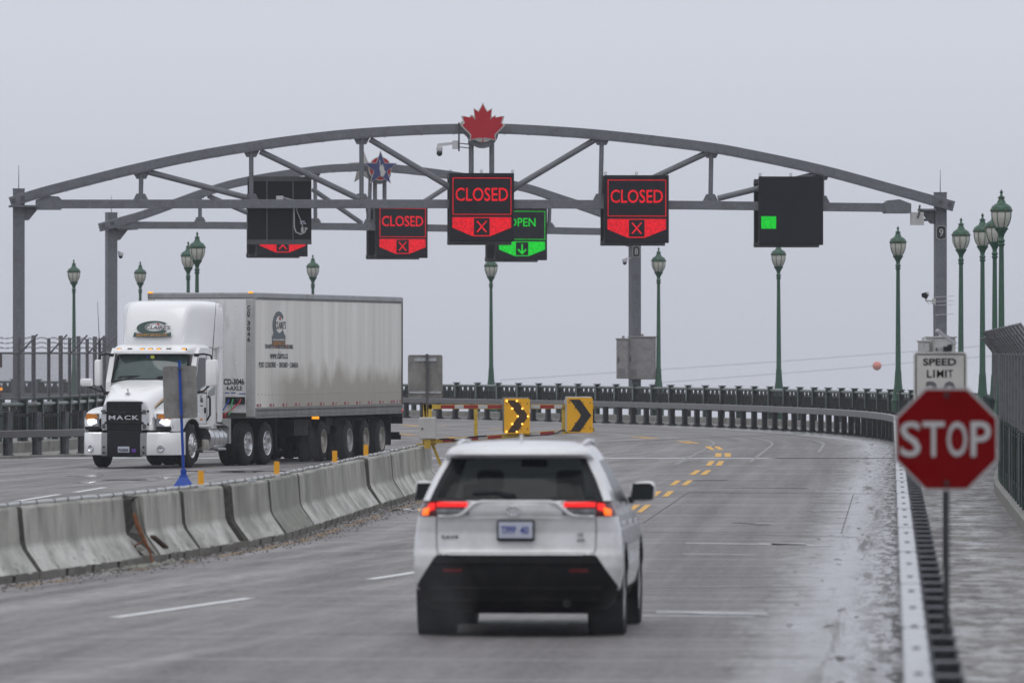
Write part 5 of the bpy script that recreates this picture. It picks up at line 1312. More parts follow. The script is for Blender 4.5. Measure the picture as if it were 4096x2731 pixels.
q.loft(rows, False); q.build('bumper_cladding', m_cblk, cparts['rear_bumper'], None, True)
for z0, r_ in ((.655,.012),(.43,.016),(.335,.014)):
    q = MB(); q.tube([(x, ysurf(x, z0)-.012, z0) for x in [-.74+.04*k for k in range(38)]], r_, 6); q.build('bumper_ridge', m_cblk, cparts['rear_bumper'], None, True)
# tailgate: raised garnish, plate recess, seams
yg = lambda x, z: ysurf(x, z)
q = MB(); ridge = [(-.68,1.062),(-.50,1.072),(-.45,1.10),(-.36,1.178),(-.30,1.192),(.30,1.192),(.36,1.178),(.45,1.10),(.50,1.072),(.68,1.062)]
q.tube([(x, yg(x,z)-.006, z) for x, z in ridge], .016, 8); q.tube([(x, yg(x,z)+.006, z) for x, z in ((-.64,1.035),(-.3,1.05),(0,1.055),(.3,1.05),(.64,1.035))], .012, 6)
q.build('tailgate_moulding', m_cpaint, car, None, True, angle=80)
q = MB()
for sg in (-1, 1): q.tube([(sg*x, yg(x,z)-.001, z) for x, z in ((.70,1.06),(.705,.95),(.70,.80),(.69,.74))], .004, 4)
q.tube([(x, yg(x,.742)-.001, .742) for x in [-.69+.138*k for k in range(11)]], .004, 4); q.build('tailgate_seam', m_dgrey, car)
q = MB(); q.bbox(-.165,.165,-.955,-.93,.848,1.03,.01); pf = q.build('plate_frame', m_black, car)
q = MB(); q.bbox(-.150,.150,-.968,-.957,.872,1.015,.005); q.build('number_plate', m_plate, pf)
q = MB(); lettering(q, 'TPPP', (-.125,-.9715,.91), (1,0,0), (0,0,1), .13, .068, .002, .01); lettering(q, '40', (.04,-.9715,.91), (1,0,0), (0,0,1), .075, .068, .002, .01); q.build('plate_lettering', m_plateblue, pf)
def ring3(q, c, rx, rz, y, w=.006, n=28):
    q.tube([(c[0]+rx*math.cos(2*PI*k/n), y, c[1]+rz*math.sin(2*PI*k/n)) for k in range(n+1)], w, 5, False)
q = MB(); ring3(q, (-.02,1.115), .058, .040, -.978); ring3(q, (-.02,1.132), .034, .018, -.98, .005); ring3(q, (-.02,1.115), .018, .038, -.982, .005); q.build('emblem', m_chrome, car, None, True)
q = MB(); lettering(q, 'RAV4', (-.655,yg(.58,.87)-.007,.868), (1,0,0), (0,0,1), .145, .030, .006, .02); q.build('badge', m_dgrey, car)
q = MB(); lettering(q, 'LE', (.545,yg(.58,.87)-.007,.892), (1,0,0), (0,0,1), .045, .026, .006, .02); lettering(q, 'AWD', (.535,yg(.58,.83)-.007,.845), (1,0,0), (0,0,1), .07, .024, .006, .02); q.build('badge', m_dgrey, car)
q = MB(); q.tube([(-.03,-.905,1.232),(-.18,-.865,1.268),(-.38,-.875,1.262)], [.028,.022,.012], 7); q.lathe([(.035,-.93),(.035,-.89)], (-.03,0,1.23), 8, 'y'); q.build('rear_wiper', m_black, car)
for sg in (-1, 1):
    q = MB(); q.tube([(sg*.555,-.30,1.685),(sg*.56,-.15,1.700),(sg*.56,.4,1.714),(sg*.56,1.2,1.70),(sg*.55,1.35,1.66)], [.010,.017,.017,.017,.010], 8); q.build('roof_rail', m_cpaint if sg < 0 else m_cpaint, car, None, True)
q = MB(); q.prism([(-.06,1.70),(.14,1.70),(-.03,1.775),(-.06,1.775)], (-.012,-.12,0), (0,1,0), (0,0,1), (.024,0,0)); q.build('roof_fin', m_cpaint, car)
for sg in (-1, 1):
    q = MB(); bm = bmesh.new(); bmesh.ops.create_uvsphere(bm, u_segments=14, v_segments=10, radius=1)
    for v in bm.verts:
        s_ = V((.5*(abs(v.co.x)**.55)*(1 if v.co.x > 0 else -1), .5*v.co.y, .5*(abs(v.co.z)**.6)*(1 if v.co.z > 0 else -1)))
        v.co = V((sg*.985+s_.x*.235, 1.80+s_.y*.20-.03, 1.235+s_.z*.185+s_.x*sg*.02))
    q.bm(bm); o = q.build('door_mirror', m_cpaint, car, None, True, angle=60)
    q = MB(); q.prism([(-.108,-.078),(.095,-.072),(.108,.045),(.07,.080),(-.09,.078)], (sg*.985,1.662,1.232), (1,0,0), (0,0,1), (0,.02,0)); q.build('mirror_glass', m_mirror, o)
    q = MB(); q.bar((sg*.86,1.82,1.15),(sg*.93,1.80,1.18),.06,.06); q.build('mirror_foot', m_black, o)
    for y0, z0 in ((.6,.99),(1.55,.98)): q = MB(); q.bar((sg*.93,y0,z0),(sg*.93,y0+.22,z0),.02,.03); q.build('door_handle', m_cpaint, car)
# cabin: dark lining, seats and headrests
m_trim = mat('dark_cabin_trim', (.02,.02,.021), .8, var=.2, scale=6, spec=.2)
q = MB(); q.box(-.70,.70,-.55,2.1,.42,.50); q.box(-.70,-.68,-.55,2.1,.5,1.14); q.box(.68,.70,-.55,2.1,.5,1.14); q.box(-.56,.56,-.50,1.35,1.605,1.625); q.bbox(-.68,.68,1.75,2.2,.7,1.10,.05); q.build('cabin_lining', m_trim, car)
def seat(x, y, w, zt):
    q = MB(); q.bbox(x-w/2,x+w/2,y-.08,y+.10,.5,zt,.05); q.bbox(x-w/2,x+w/2,y+.05,y+.55,.45,.65,.05); o = q.build('seat', m_trim, car, None, True)
    return o
def headrest(o, x, y, z, w=.25): q = MB(); q.bbox(x-w/2,x+w/2,y-.06,y+.06,z,z+.19,.05); q.tube([(x-.05,y,z-.1),(x-.05,y,z+.05)], .01, 6); q.tube([(x+.05,y,z-.1),(x+.05,y,z+.05)], .01, 6); q.build('headrest', m_trim, o, None, True)
for x in (-.36, .36): o = seat(x, 1.05, .50, 1.20); headrest(o, x, 1.05, 1.25)
o = seat(0, .15, 1.25, 1.12)
for x in (-.42, .42): headrest(o, x, .15, 1.15)
q = MB(); q.bbox(-.12,.12,1.62,1.66,1.46,1.53,.015); q.build('rear_view_mirror', m_trim, car)
# seats and dash seen through the glass are left dark; wheels
for wy in WY:
    for sg in (-1, 1):
        q = MB(); w0 = .225/2; xc = sg*.80
        q.lathe([(.235,-w0+.01),(.30,-w0),(.345,-w0+.015),(.36,-w0+.05),(.362,0),(.36,w0-.05),(.345,w0-.015),(.30,w0),(.235,w0-.01)], (xc,wy,.362), 28, 'x', False); o = q.build('wheel', m_rubber, car, None, True)
        q = MB(); q.lathe([(.24,sg*(w0-.03)),(.225,sg*(w0-.01)),(.20,sg*(w0-.035)),(.05,sg*(w0-.02)),(.001,sg*(w0-.018))], (xc,wy,.362), 20, 'x', False)
        for k in range(5):
            a = 2*PI*k/5; q.bar((xc+sg*(w0-.015),wy,.362),(xc+sg*(w0-.015),wy+.21*math.cos(a),.362+.21*math.sin(a)),.02,.06,(1,0,0))
        q.build('rim', m_alu, o)
q = MB(); q.box(-.62,.62,-.55,3.3,.20,.30); q.bbox(-.5,.5,-.7,-.45,.22,.34,.02); q.tube([(.45,-.98,.30),(.45,-.7,.30)], .035, 8); q.build('underbody', m_chassis, car)
for sg in (-1,1):
    for wy in WY: q = MB(); q.lathe([(.001,sg*.58),(.40,sg*.60),(.40,sg*.915)], (0,wy,.355), 24, 'x', False); q.build('wheel_housing', m_black, car)
# ------------------------------------------------------------------ semi trailer
def wheel(parent, x, ysign, yout, r=.485, dual=True, rimmat=None, hub=True, front=False, steer=0.0):
    """x along the vehicle, outer face at y = ysign*yout"""
    w = .27; q = MB(); c = (0, 0, 0)
    prof = [(.27,0.0),(.30,.004),(r-.10,.0),(r-.03,.02),(r,.055),(r-.006,.10),(r-.006,.17),(r,.215),(r-.03,.25),(r-.10,.27),(.27,.27)]
    loc = V((x, ysign*yout, r))
    def put(pf, off=0): q.lathe([(a, -ysign*(b_+off)) for a, b_ in pf], c, 30, 'y', False)
    put(prof)
    if dual: put(prof, .31)
    o = q.build('wheel', m_rubber, parent, None, True); o.location = loc; o.rotation_euler = (0, 0, steer)
    q = MB(); s = -ysign
    if front:
        q.lathe([(.275,s*.0),(.27,s*-.01),(.255,s*.0),(.235,s*.015),(.17,s*-.02),(.14,s*-.03),(.13,s*-.05),(.10,s*-.055),(.09,s*-.02),(.08,s*-.09),(.001,s*-.09)], c, 30, 'y', False)
    else:
        q.lathe([(.275,s*.0),(.27,s*-.008),(.255,s*.004),(.245,s*.05),(.225,s*.13),(.13,s*.14),(.11,s*.05),(.10,s*.02),(.001,s*.02)], c, 30, 'y', False)
    rim = q.build('rim', rimmat or m_alu, o, None, True)
    q = MB(); n = 10
    if front:
        for k in range(n):
            a = 2*PI*k/n; q.lathe([(.028,s*-.004),(.001,s*-.005)], (.195*math.cos(a),0,.195*math.sin(a)), 10, 'y')
    else:
        for k in range(n):
            a = 2*PI*k/n+.15; q.lathe([(.024,s*.128),(.001,s*.126)], (.185*math.cos(a),0,.185*math.sin(a)), 8, 'y')
    q.build('hand_hole', m_black, rim)
    q = MB()
    for k in range(n):
        a = 2*PI*k/n+.3; y0 = -.055 if front else .13; q.lathe([(.014,s*(y0-.03)),(.016,s*y0)], (.128*math.cos(a) if front else .15*math.cos(a),0,.128*math.sin(a) if front else .15*math.sin(a)), 6, 'y')
    q.build('lug_nuts', m_chrome, rim)
    return o
def trailer_material(name, base, mud, streak):
    m = bpy.data.materials.new(name); m.use_nodes = True; t = m.node_tree; N = t.nodes.new; L = t.links.new; b = t.nodes['Principled BSDF']
    tc = N('ShaderNodeTexCoord'); sep = N('ShaderNodeSeparateXYZ'); L(tc.outputs['Object'], sep.inputs[0])
    def nz(sc3, detail=5):
        mp = N('ShaderNodeMapping'); mp.inputs['Scale'].default_value = sc3; L(tc.outputs['Object'], mp.inputs[0])
        n = N('ShaderNodeTexNoise'); n.inputs['Scale'].default_value = 1; n.inputs['Detail'].default_value = detail; L(mp.outputs[0], n.inputs[0]); return n.outputs[0]
    def rng(x, a, bb, c=0., d=1.):
        r = N('ShaderNodeMapRange'); r.inputs[1].default_value = a; r.inputs[2].default_value = bb; r.inputs[3].default_value = c; r.inputs[4].default_value = d; L(x, r.inputs[0]); return r.outputs[0]
    def mth(op, x, y):
        q = N('ShaderNodeMath'); q.operation = op
        for i, z in enumerate((x, y)):
            if isinstance(z, (int, float)): q.inputs[i].default_value = z
            else: L(z, q.inputs[i])
        return q.outputs[0]
    def mixc(f, c0, c1):
        q = N('ShaderNodeMix'); q.data_type = 'RGBA'; L(f, q.inputs[0])
        for i, c in ((6, c0), (7, c1)):
            if isinstance(c, tuple): q.inputs[i].default_value = (*c, 1)
            else: L(c, q.inputs[i])
        return q.outputs[2]
    st = nz((2.6, 2.6, .10)); st2 = nz((9, 9, .35)); bl = nz((.8, .8, .5)); wide = nz((.42,.42,.02), 2)
    c = mixc(rng(st, .35, .7), base, streak)
    c = mixc(rng(st2, .55, .75, 0, .35), c, tuple(x*.75 for x in streak))
    c = mixc(rng(wide, .50, .72, 0, .6), c, tuple(x*.72 for x in base))
    # road film thrown up along the bottom, with billowing upper edge
    edge = mth('ADD', mth('MULTIPLY', mth('SUBTRACT', bl, .5), 1.5), sep.outputs[2])
    mudf = mth('MULTIPLY', rng(edge, 2.22, 1.80), rng(mth('MULTIPLY', sep.outputs[0], -1.0), .9, 3.0))
    c = mixc(mth('MULTIPLY', mudf, .78), c, mud)
    L(c, b.inputs['Base Color']); b.inputs['Roughness'].default_value = .35
    return m
m_tside = trailer_material('trailer_side_dirty', (.80,.775,.715), (.27,.235,.17), (.64,.61,.545))
m_tfront = mat('trailer_front_white', (.72,.72,.72), .4, var=.08, scale=3, dirt=(.46,.455,.44), dscale=3, dlo=.5, dhi=.72, stretch=(1,1,.3))
TL = 14.25; HW = 1.205; ZB, ZT = 1.07, 3.83
ttr = math.atan2(-.9765, -.2167)
tr_loc = V((-6.905, 166.26, 0))
T = thing('semi_trailer', 'long white box trailer with grey logo and mud stained side', 'trailer', tr_loc, ttr)
q = MB(); q.bbox(-TL+.02, -.02, -HW, HW, ZB+.20, ZT-.15, .015); q.build('side_wall', m_tside, T)
q = MB(); q.box(-.019, .0, -HW+.16, HW-.16, ZB+.10, ZT-.14); q.build('front_wall', m_tfront, T)
m_cpost = mat('corner_post_paint', (.40,.395,.385), .4, .2, var=.1, scale=3, dirt=(.25,.24,.22), dscale=2)
for sg in (-1, 1): q = MB(); q.bbox(-.19, .012, sg*(HW-.17) if sg > 0 else -HW-.012, HW+.012 if sg > 0 else -HW+.17, ZB-.01, ZT-.13, .03); q.build('corner_post', m_cpost, T)
q = MB(); q.bbox(-TL, -.15, -HW-.014, HW+.014, ZT-.16, ZT, .02); q.build('top_rail', m_trailer_rail, T)
q = MB(); q.bbox(-.16, .016, -HW-.014, HW+.014, ZT-.14, ZT, .03); q.build('front_top_rail', m_trailer_rail, T)
q = MB(); q.bbox(-TL, -.15, -HW-.014, HW+.014, ZB+.03, ZB+.20, .01); q.bbox(-TL, -.15, -HW-.006, HW+.006, ZB-.03, ZB+.032, .01); q.build('bottom_rail', mat('lower_rail', (.20,.195,.185), .45, .4, var=.2, scale=4, dirt=(.13,.12,.10), dscale=3), T)
q = MB()
for k in range(158): q.box(-.32-k*.088, -.29-k*.088, HW+.0142, HW+.017, ZB+.125, ZB+.165)
for k in range(158): q.box(-.33-k*.088, -.29-k*.088, HW+.0142, HW+.017, ZT-.135, ZT-.105)
struct(q.build('rail_slots', m_chassis, T), 'stuff')
q = MB()
for k in range(44): q.sphere((-.45-k*.315, HW+.004, ZB+.50), .018, 6, 4)
struct(q.build('bolt_row', m_offwhite, T), 'stuff')
q = MB()
for yy in (-.72,-.32,.22,.53,.80):
    for k in range(22): q.sphere((.001, yy, ZB+.35+k*.10), .007, 4, 3)
for k in range(40): q.sphere((.001, HW-.19, ZB+.2+k*.06), .008, 4, 3)
for k in range(24): q.sphere((.013, -1.0+k*.09, ZT-.03), .008, 4, 3)
struct(q.build('rivets', m_dgrey, T), 'stuff')
def tape(x0, x1, red, y=HW+.001, z=ZB+.225): q = MB(); q.box(x0, x1, y, y+.003, z, z+.065); q.build('red_tape' if red else 'white_tape', m_tapered if red else m_tapewht, T)
for k in range(12):
    x = -.28-k*1.165; tape(x-.20, x-.02, True); tape(x-.31, x-.20, False); tape(x-.42, x-.31, True)
for k in range(5): tape(-13.35-k*.15-.15, -13.35-k*.15, k % 2 == 0, HW+.005, ZB+.235)
# writing on the side and the front
EX, EZ = V((-1,0,0)), V((0,0,1))
def side_txt(name, items, m, bold=.0):
    q = MB()
    for s_, a0, a1, z0, z1 in items: lettering(q, s_, (-a0, HW+.0035, z0), EX, EZ, a1-a0, z1-z0, .004, bold)
    return q.build(name, m, T)
side_txt('lettering', [('TRANSPORT',1.03,1.98,2.59,2.69),('WAREHOUSING',2.03,3.02,2.585,2.685),('MOVING',3.07,3.58,2.58,2.68),('www.claires.ca',1.50,3.10,2.36,2.53),('PORT COLBORNE',.50,2.02,2.165,2.29),('-',2.12,2.2,2.22,2.235),('ONTARIO',2.32,3.08,2.16,2.285),('-',3.15,3.23,2.215,2.23),('CANADA',3.30,4.05,2.155,2.28)], m_txtgrey)
def ellipse_arc(cx, cz, rx, rz, a0, a1, n=26): return [(cx+rx*math.cos(R(a0+(a1-a0)*k/n)), cz+rz*math.sin(R(a0+(a1-a0)*k/n))) for k in range(n+1)]
def c_shape(q, cx, cz, rx, rz, f, o, ex, ez, d):
    """thick letter C as a fan of quads"""
    A = ellipse_arc(cx, cz, rx, rz, 38, 330); B = ellipse_arc(cx+rx*.10, cz+.02, rx*f, rz*f, 30, 325)
    o, ex, ez = V(o), V(ex), V(ez); n = ex.cross(ez)
    for a, a2, b_, b2 in zip(A, A[1:], B, B[1:]):
        P = [o+ex*x+ez*z for x, z in (a, a2, b2, b_)]; q.add([p+n*d for p in P], [(0,1,2,3)])
    return q
q = MB(); c_shape(q, 0, 0, .56, .315, .60, (-2.28, HW, 3.11), EX, EZ, .004); lo = q.build('logo', m_logo_grey, T)
q = MB(); q.prism([(-.60,-.20),(-.52,-.08),(.55,-.08),(.62,-.20)], (-2.28,HW+.001,3.0), EX, EZ, (0,.001,0)); q.prism([(-.62,-.10),(-.60,-.36),(.60,-.36),(.62,-.10),(.52,-.22),(-.52,-.22)], (-2.28,HW+.001,3.0), EX, EZ, (0,.003,0)); q.build('logo_base', m_logo_grey, lo)
q = MB(); lettering(q, "CLAIRE'S", (-1.98,HW+.006,3.03), EX, EZ, .92, .17, .003, .0, .12); q.build('logo_lettering', m_txtgrey, lo)
q = MB(); lettering(q, 'DELIVERY SERVICE LTD.', (-1.74,HW+.007,2.665), EX, EZ, 1.10, .09, .003, .0); q.build('logo_gold_lettering', m_gold, lo)
q = MB(); q.prism([(x*.07,y*.06) for x,y in leafR[:-4]]+[(-x*.07,y*.06) for x,y in reversed(leafR[1:-4])], (-2.40,HW+.002,3.26), EX, EZ, (0,.004,0))
for a in (2.005, 3.045): q.prism([(0,.05),(.03,0),(0,-.05),(-.03,0)], (-a,HW+.002,2.637), EX, EZ, (0,.004,0))
q.build('red_leaf', m_leafred, lo)
q = MB(); lettering(q, 'CD-3046', (.004,.53,1.79), (0,1,0), EZ, .47, .135, .004, .03); lettering(q, '4-AXLE', (.004,.585,1.665), (0,1,0), EZ, .37, .10, .004, .015)
for k, ch in enumerate('CD-3046'):
    if ch == '-': lettering(q, ch, (.0145,1.08,3.29), (0,1,0), EZ, .05, .025, .004, .03)
    else: lettering(q, ch, (.0145,1.075,3.44-k*.122-(0 if k < 2 else -.03)), (0,1,0), EZ, .065, .10, .004, .03)
q.build('lettering', m_txt, T)
q = MB(); q.bbox(.0,.05,.58,1.02,1.36,1.52,.01); q.build('connector_panel', m_chassis, T)
q = MB(); q.box(.001,.004,.56,.66,1.60,1.62); q.box(.001,.004,.70,.80,1.60,1.62); q.box(.001,.004,.88,1.03,1.58,1.60); q.build('stickers', m_blue, T)
for nm, y0, y1, c_ in (('blue_line',.66,.50,m_blue),('green_line',.76,.74,mat('green_hose',(.02,.30,.10),.4)),('red_line',.93,.62,mat('red_hose',(.45,.02,.04),.4))):
    q = MB(); q.tube([(.05,y0,1.47),(.14,y0,1.40),(.20,(y0+y1)/2,1.25),(.35,y1,1.12)], .014, 6)
    if nm == 'red_line': q.tube([(.35+.02*math.cos(k*1.3), .30+.0065*k, 1.09+.035*math.sin(k*1.3)) for k in range(60)], .010, 5)
    q.build('air_hose', c_, T, None, True)
for y in (-HW+.06, HW-.05):
    q = MB(); q.bbox(.005,.035,y-.05,y+.05,ZT-.015,ZT+.02,.006); q.build('marker_lamp', m_amber, T)
q = MB(); q.bbox(-6.0,-5.94,HW-.15,HW+.01,ZB-.09,ZB-.03,.008); q.build('marker_lamp', m_amber, T)
q = MB(); q.bbox(-TL-.02,-TL+.03,HW-.05,HW+.02,ZB+.02,ZB+.09,.008); q.build('tail_lamp', m_redlamp, T)
q = MB(); q.bbox(-TL-.03,-TL+.02,-HW-.01,HW+.02,ZB-.1,ZT-.02,.01); q.build('rear_frame', m_dgrey, T)
q = MB()
for sg in (-.45,.45): q.box(-TL+.2,-.6,sg-.06,sg+.06,ZB-.32,ZB-.03)
for x in (-6.67,-9.18,-10.8,-12.4): q.lathe([(.07,-.95),(.07,.95)], (x,0,.485), 10, 'y'); q.box(x-.4,x+.4,-.6,-.35,.6,.75); q.box(x-.4,x+.4,.35,.6,.6,.75); q.lathe([(.10,-.85),(.10,-.6)],(x+.35,0,.8),8,'y'); q.lathe([(.10,.7),(.10,.95)],(x+.42,0,.84),10,'y')
for x in (-3.0,): 
    for sg in (-.9,.9): q.box(x-.06,x+.06,sg-.06,sg+.06,.32,ZB-.03); q.box(x-.16,x+.16,sg-.16,sg+.16,.30,.34)
    q.bar((x,-.9,.6),(x-1.2,-.3,1.0),.05,.05); q.bar((x,.9,.6),(x-1.2,.3,1.0),.05,.05)
q.box(-5.6,-4.3,.55,1.05,.62,.98); q.box(-7.9,-7.5,.6,1.0,.62,1.0); q.box(-13.4,-6.0,-.9,.9,.80,.98); q.box(-6.0,-.9,-.7,.7,.84,.98)
q.build('underframe', m_chassis, T)
m_whrim = mat('worn_white_rim', (.34,.32,.285), .5, .2, var=.12, scale=7, dirt=(.25,.13,.05), dscale=4, dlo=.56, dhi=.68)
m_grrim = mat('worn_steel_rim', (.34,.34,.35), .45, .3, var=.12, scale=7, dirt=(.2,.16,.12), dscale=4, dlo=.58, dhi=.7)
for x, m_ in ((-6.67,m_whrim),(-9.18,m_grrim),(-10.8,m_whrim),(-12.4,m_whrim)):
    for sg in (-1, 1): wheel(T, x, sg, 1.16, .465, True, m_)
for sg in (-1, 1):
    q = MB(); q.bbox(-13.15,-13.11,sg*.88-.32,sg*.88+.32,.30,.98,.008); q.build('mud_flap', m_blackp, T)
q = MB(); q.box(-TL+.0,-TL+.1,-1.1,1.15,.50,.60); q.box(-TL+.02,-TL+.08,.55,.65,.5,1.0); q.box(-TL+.02,-TL+.08,-.65,-.55,.5,1.0); q.bbox(-TL-.02,-TL+.05,.8,1.22,.80,.98,.01); q.bbox(-TL-.02,-TL+.05,.8,1.18,.42,.54,.01); q.build('rear_bumper', m_chassis, T)

# ------------------------------------------------------------------ tractor
tt = math.atan2(-.956, -.292)
K = thing('semi_truck', 'white day cab semi truck with black grille and lit headlights, coming towards us', 'truck', (-8.0, 163.2, 0), tt)
def mirror_y(pts): return [(x, -y, z) for x, y, z in pts]
def skin(name, stations, m, parent, sub=2, angle=70, cap=True):
    """stations: lists of (x, y, z) for the half y>=0 from the middle outwards; mirrored into a whole arch"""
    rings = []
    for st in stations: rings.append(mirror_y(st[1:])[::-1]+list(st))
    q = MB(); q.loft(rings, False)
    if cap:
        n = len(rings[0]); q.f.append(tuple(range(n-1,-1,-1))); q.f.append(tuple(range((len(rings)-1)*n, len(rings)*n)))
    o = q.build(name, m, parent, None, True, angle=angle)
    if sub: md = o.modifiers.new('smooth', 'SUBSURF'); md.levels = sub; md.render_levels = sub
    return o
# bonnet: nose, ridge and rise to the windscreen
hood = [
 [(1.26,0,1.47),(1.26,.24,1.47),(1.25,.42,1.45),(1.22,.50,1.38),(1.20,.53,1.10),(1.20,.53,.84)],
 [(1.22,0,1.505),(1.22,.24,1.505),(1.20,.43,1.485),(1.17,.525,1.40),(1.16,.55,1.10),(1.16,.55,.82)],
 [(1.02,0,1.60),(1.02,.26,1.60),(1.0,.47,1.575),(.98,.58,1.46),(.97,.61,1.14),(.97,.61,.82)],
 [(.70,0,1.72),(.70,.30,1.725),(.68,.54,1.69),(.66,.66,1.55),(.66,.70,1.20),(.66,.70,.82)],
 [(.35,0,1.83),(.35,.34,1.84),(.34,.62,1.80),(.33,.76,1.66),(.32,.80,1.25),(.32,.80,.82)],
 [(.02,0,1.905),(.0,.38,1.915),(-.04,.68,1.875),(-.10,.86,1.74),(-.12,.93,1.30),(-.12,.94,.82)],
 [(-.10,0,1.92),(-.12,.40,1.93),(-.16,.70,1.89),(-.22,.90,1.74),(-.24,.98,1.30),(-.24,.99,.82)]]
skin('bonnet', hood, m_white, K)
for sg in (-1, 1):
    # wing over the front wheel with the headlamp at its front
    def W(x, zt, yo, zb, yi=.50): return [(x,sg*yi,zt-.02),(x,sg*(yi+.15),zt),(x,sg*(yo-.14),zt-.015),(x,sg*(yo-.04),zt-.07),(x,sg*yo,zt-.18),(x,sg*yo,(zt+zb)/2-.05),(x,sg*(yo-.01),zb)]
    st = [W(1.05,1.20,.98,.80),W(1.00,1.235,1.02,.80),W(.88,1.265,1.07,.80),W(.70,1.29,1.10,.80),W(.56,1.31,1.12,.84),W(.42,1.33,1.125,.98),W(.22,1.345,1.125,1.055),W(0,1.35,1.125,1.075),W(-.22,1.34,1.125,1.05),W(-.42,1.325,1.12,.96),W(-.54,1.31,1.11,.86)]
    q = MB(); q.loft(st, False); n = 7; q.f.append(tuple(range(n-1,-1,-1))); q.f.append(tuple(range(10*n, 11*n)))
    o = q.build('wing', m_white, K, None, True, angle=60); md = o.modifiers.new('smooth','SUBSURF'); md.levels = 2; md.render_levels = 2
    q = MB(); q.loft([[(x, sg*y, z) for y in (.70, 1.128)] for x, z in [(.56*math.cos(R(a)), .485+.56*math.sin(R(a))) for a in range(-8, 192, 8)]], False); q.build('wheel_arch', m_chassis, o, None, True)
    # headlamp block
    q = MB(); q.loft([[(1.065,sg*.66,.86),(1.065,sg*.66,1.18),(1.02,sg*.99,1.17),(1.0,sg*1.02,.87)],[(.85,sg*.66,.86),(.85,sg*.66,1.18),(.85,sg*.99,1.17),(.85,sg*1.02,.87)]], True, True); hl = q.build('headlight', m_lens, K)
    q = MB(); q.prism([(0,0),(.30,-.03),(.27,.10),(.03,.085)] , (1.072,sg*.68,1.085), (-.12,sg*.99,0), (0,0,1), (.006,0,0)); q.build('indicator', m_amber_off, hl)
    q = MB(); q.sphere((1.045,sg*(.90 if sg > 0 else .86),1.005), .045 if sg > 0 else .04, 10, 6); q.bar((1.065,sg*.74,1.0),(1.04,sg*.92,.995),.03,.010); q.build('lit_bulb', m_head, hl)
    if sg < 0:
        q = MB(); q.bbox(1.03,1.072,sg*.90,sg*.73,.975,1.04,.01); q.build('lit_reflector', m_head, hl)
    q = MB(); q.prism([(0,0),(.34,-.02),(.33,.06),(.0,.06)], (1.070,sg*.66,.845), (-.12,sg*.99,0), (0,0,1), (.006,0,0)); q.build('lens_trim', m_chassis, hl)
# grille
m_brush = mat('satin_silver', (.55,.56,.58), .4, .15)
q = MB(); q.prism([(-.40,.80),(.40,.80),(.41,1.42),(.39,1.445),(-.39,1.445),(-.41,1.42)], (1.235,0,0), (0,1,0), (0,0,1), (.045,0,0)); gr = q.build('grille', m_black, K)
q = MB()
for k in range(24): q.box(1.280,1.286,-.38+k*.0325,-.365+k*.0325,.84,1.42)
for k in range(17): q.box(1.281,1.287,-.385,.385,.85+k*.034,.862+k*.034)
q.build('grille_mesh', m_blackp, gr)
q = MB()
for z in (1.205, .985):
    q.bbox(1.275,1.315,-.43,.43,z-.024,z+.024,.008)
    for sg in (-1, 1): q.bar((1.29,sg*.42,z),(1.22,sg*.545,z+(.035 if z > 1.1 else -.035)),.03,.045)
q.bbox(1.272,1.30,-.41,.41,1.005,1.185,.01); q.build('grille_bar', m_chassis, gr)
q = MB(); [lettering(q, ch_, (1.303,-.345+.18*k_,1.052), (0,1,0), (0,0,1), .15, .095, .012, .02) for k_, ch_ in enumerate('MACK')]; q.build('lettering', m_alu, gr)
for sg in (-1, 1):
    q = MB(); q.prism([(0,0),(.115,.02),(.125,.32),(.09,.50),(.0,.57)], (1.285,sg*.405,.83), (-.15*1,sg*.99,0), (0,0,1), (.012,0,0)); o = q.build('grille_surround', m_brush, K)
    q = MB(); q.prism([(.02,.34),(.10,.345),(.10,.43),(.02,.44)], (1.2985,sg*.405,.83), (-.15,sg*.99,0), (0,0,1), (.006,0,0)); q.prism([(.02,.02),(.10,.03),(.105,.12),(.02,.15)], (1.2985,sg*.405,.83), (-.15,sg*.99,0), (0,0,1), (.006,0,0)); q.build('vent', m_dgrey, o)
# bumper
bplan = [(1.33,0),(1.33,.20),(1.325,.38),(1.30,.52),(1.24,.70),(1.14,.88),(.99,1.02),(.80,1.10),(.62,1.125)]
def bump(name, i0, i1, z0, z1, m, off=0.0, side=0, chamf=.03):
    q = MB()
    for sg in ((side,) if side else (-1, 1)):
        pl = bplan[i0:i1+1]; rings = []
        for x, y in pl:
            s = (sg*y)
            rings.append([(x-.12, s, z0), (x+off-chamf*.5, s, z0), (x+off, s, z0+chamf), (x+off, s, (z0+z1)/2), (x+off-.012, s, z1-chamf), (x+off-.05, s, z1), (x-.12, s, z1)])
        q.loft(rings, True, True)
    return q.build(name, m, K, None, True, angle=40)
for s_ in (-1, 1): bump('bumper_end', 3, 8, .29, .78, m_white, side=s_)
bump('bumper_centre', 0, 2, .25, .81, m_black, -.01)
bump('bumper_strip', 2, 3, .27, .775, m_trailer_rail, .0)
for sg in (-1, 1):
    q = MB(); q.lathe([(.085,.0),(.085,.02),(.07,.022),(.055,.005),(.04,.002),(.001,.004)], (0,0,0), 18, 'x'); o = q.build('fog_lamp', m_chrome, K, None, True); o.location = (1.195,sg*.80,.43); o.rotation_euler = (0,0,sg*R(28))
    q = MB()
    for z in (.34,.46): q.lathe([(.022,1.30),(.024,1.322)], (0,sg*.455,z), 8, 'x')
    q.build('tow_hole', m_black, K)
q = MB(); q.bbox(1.322,1.335,-.13,.135,.345,.475,.006); pl_ = q.build('number_plate', m_plate, K)
q = MB(); lettering(q, 'PA50068', (1.337,-.105,.365), (0,1,0), (0,0,1), .21, .065, .003, .02); q.build('plate_lettering', m_txt, pl_)
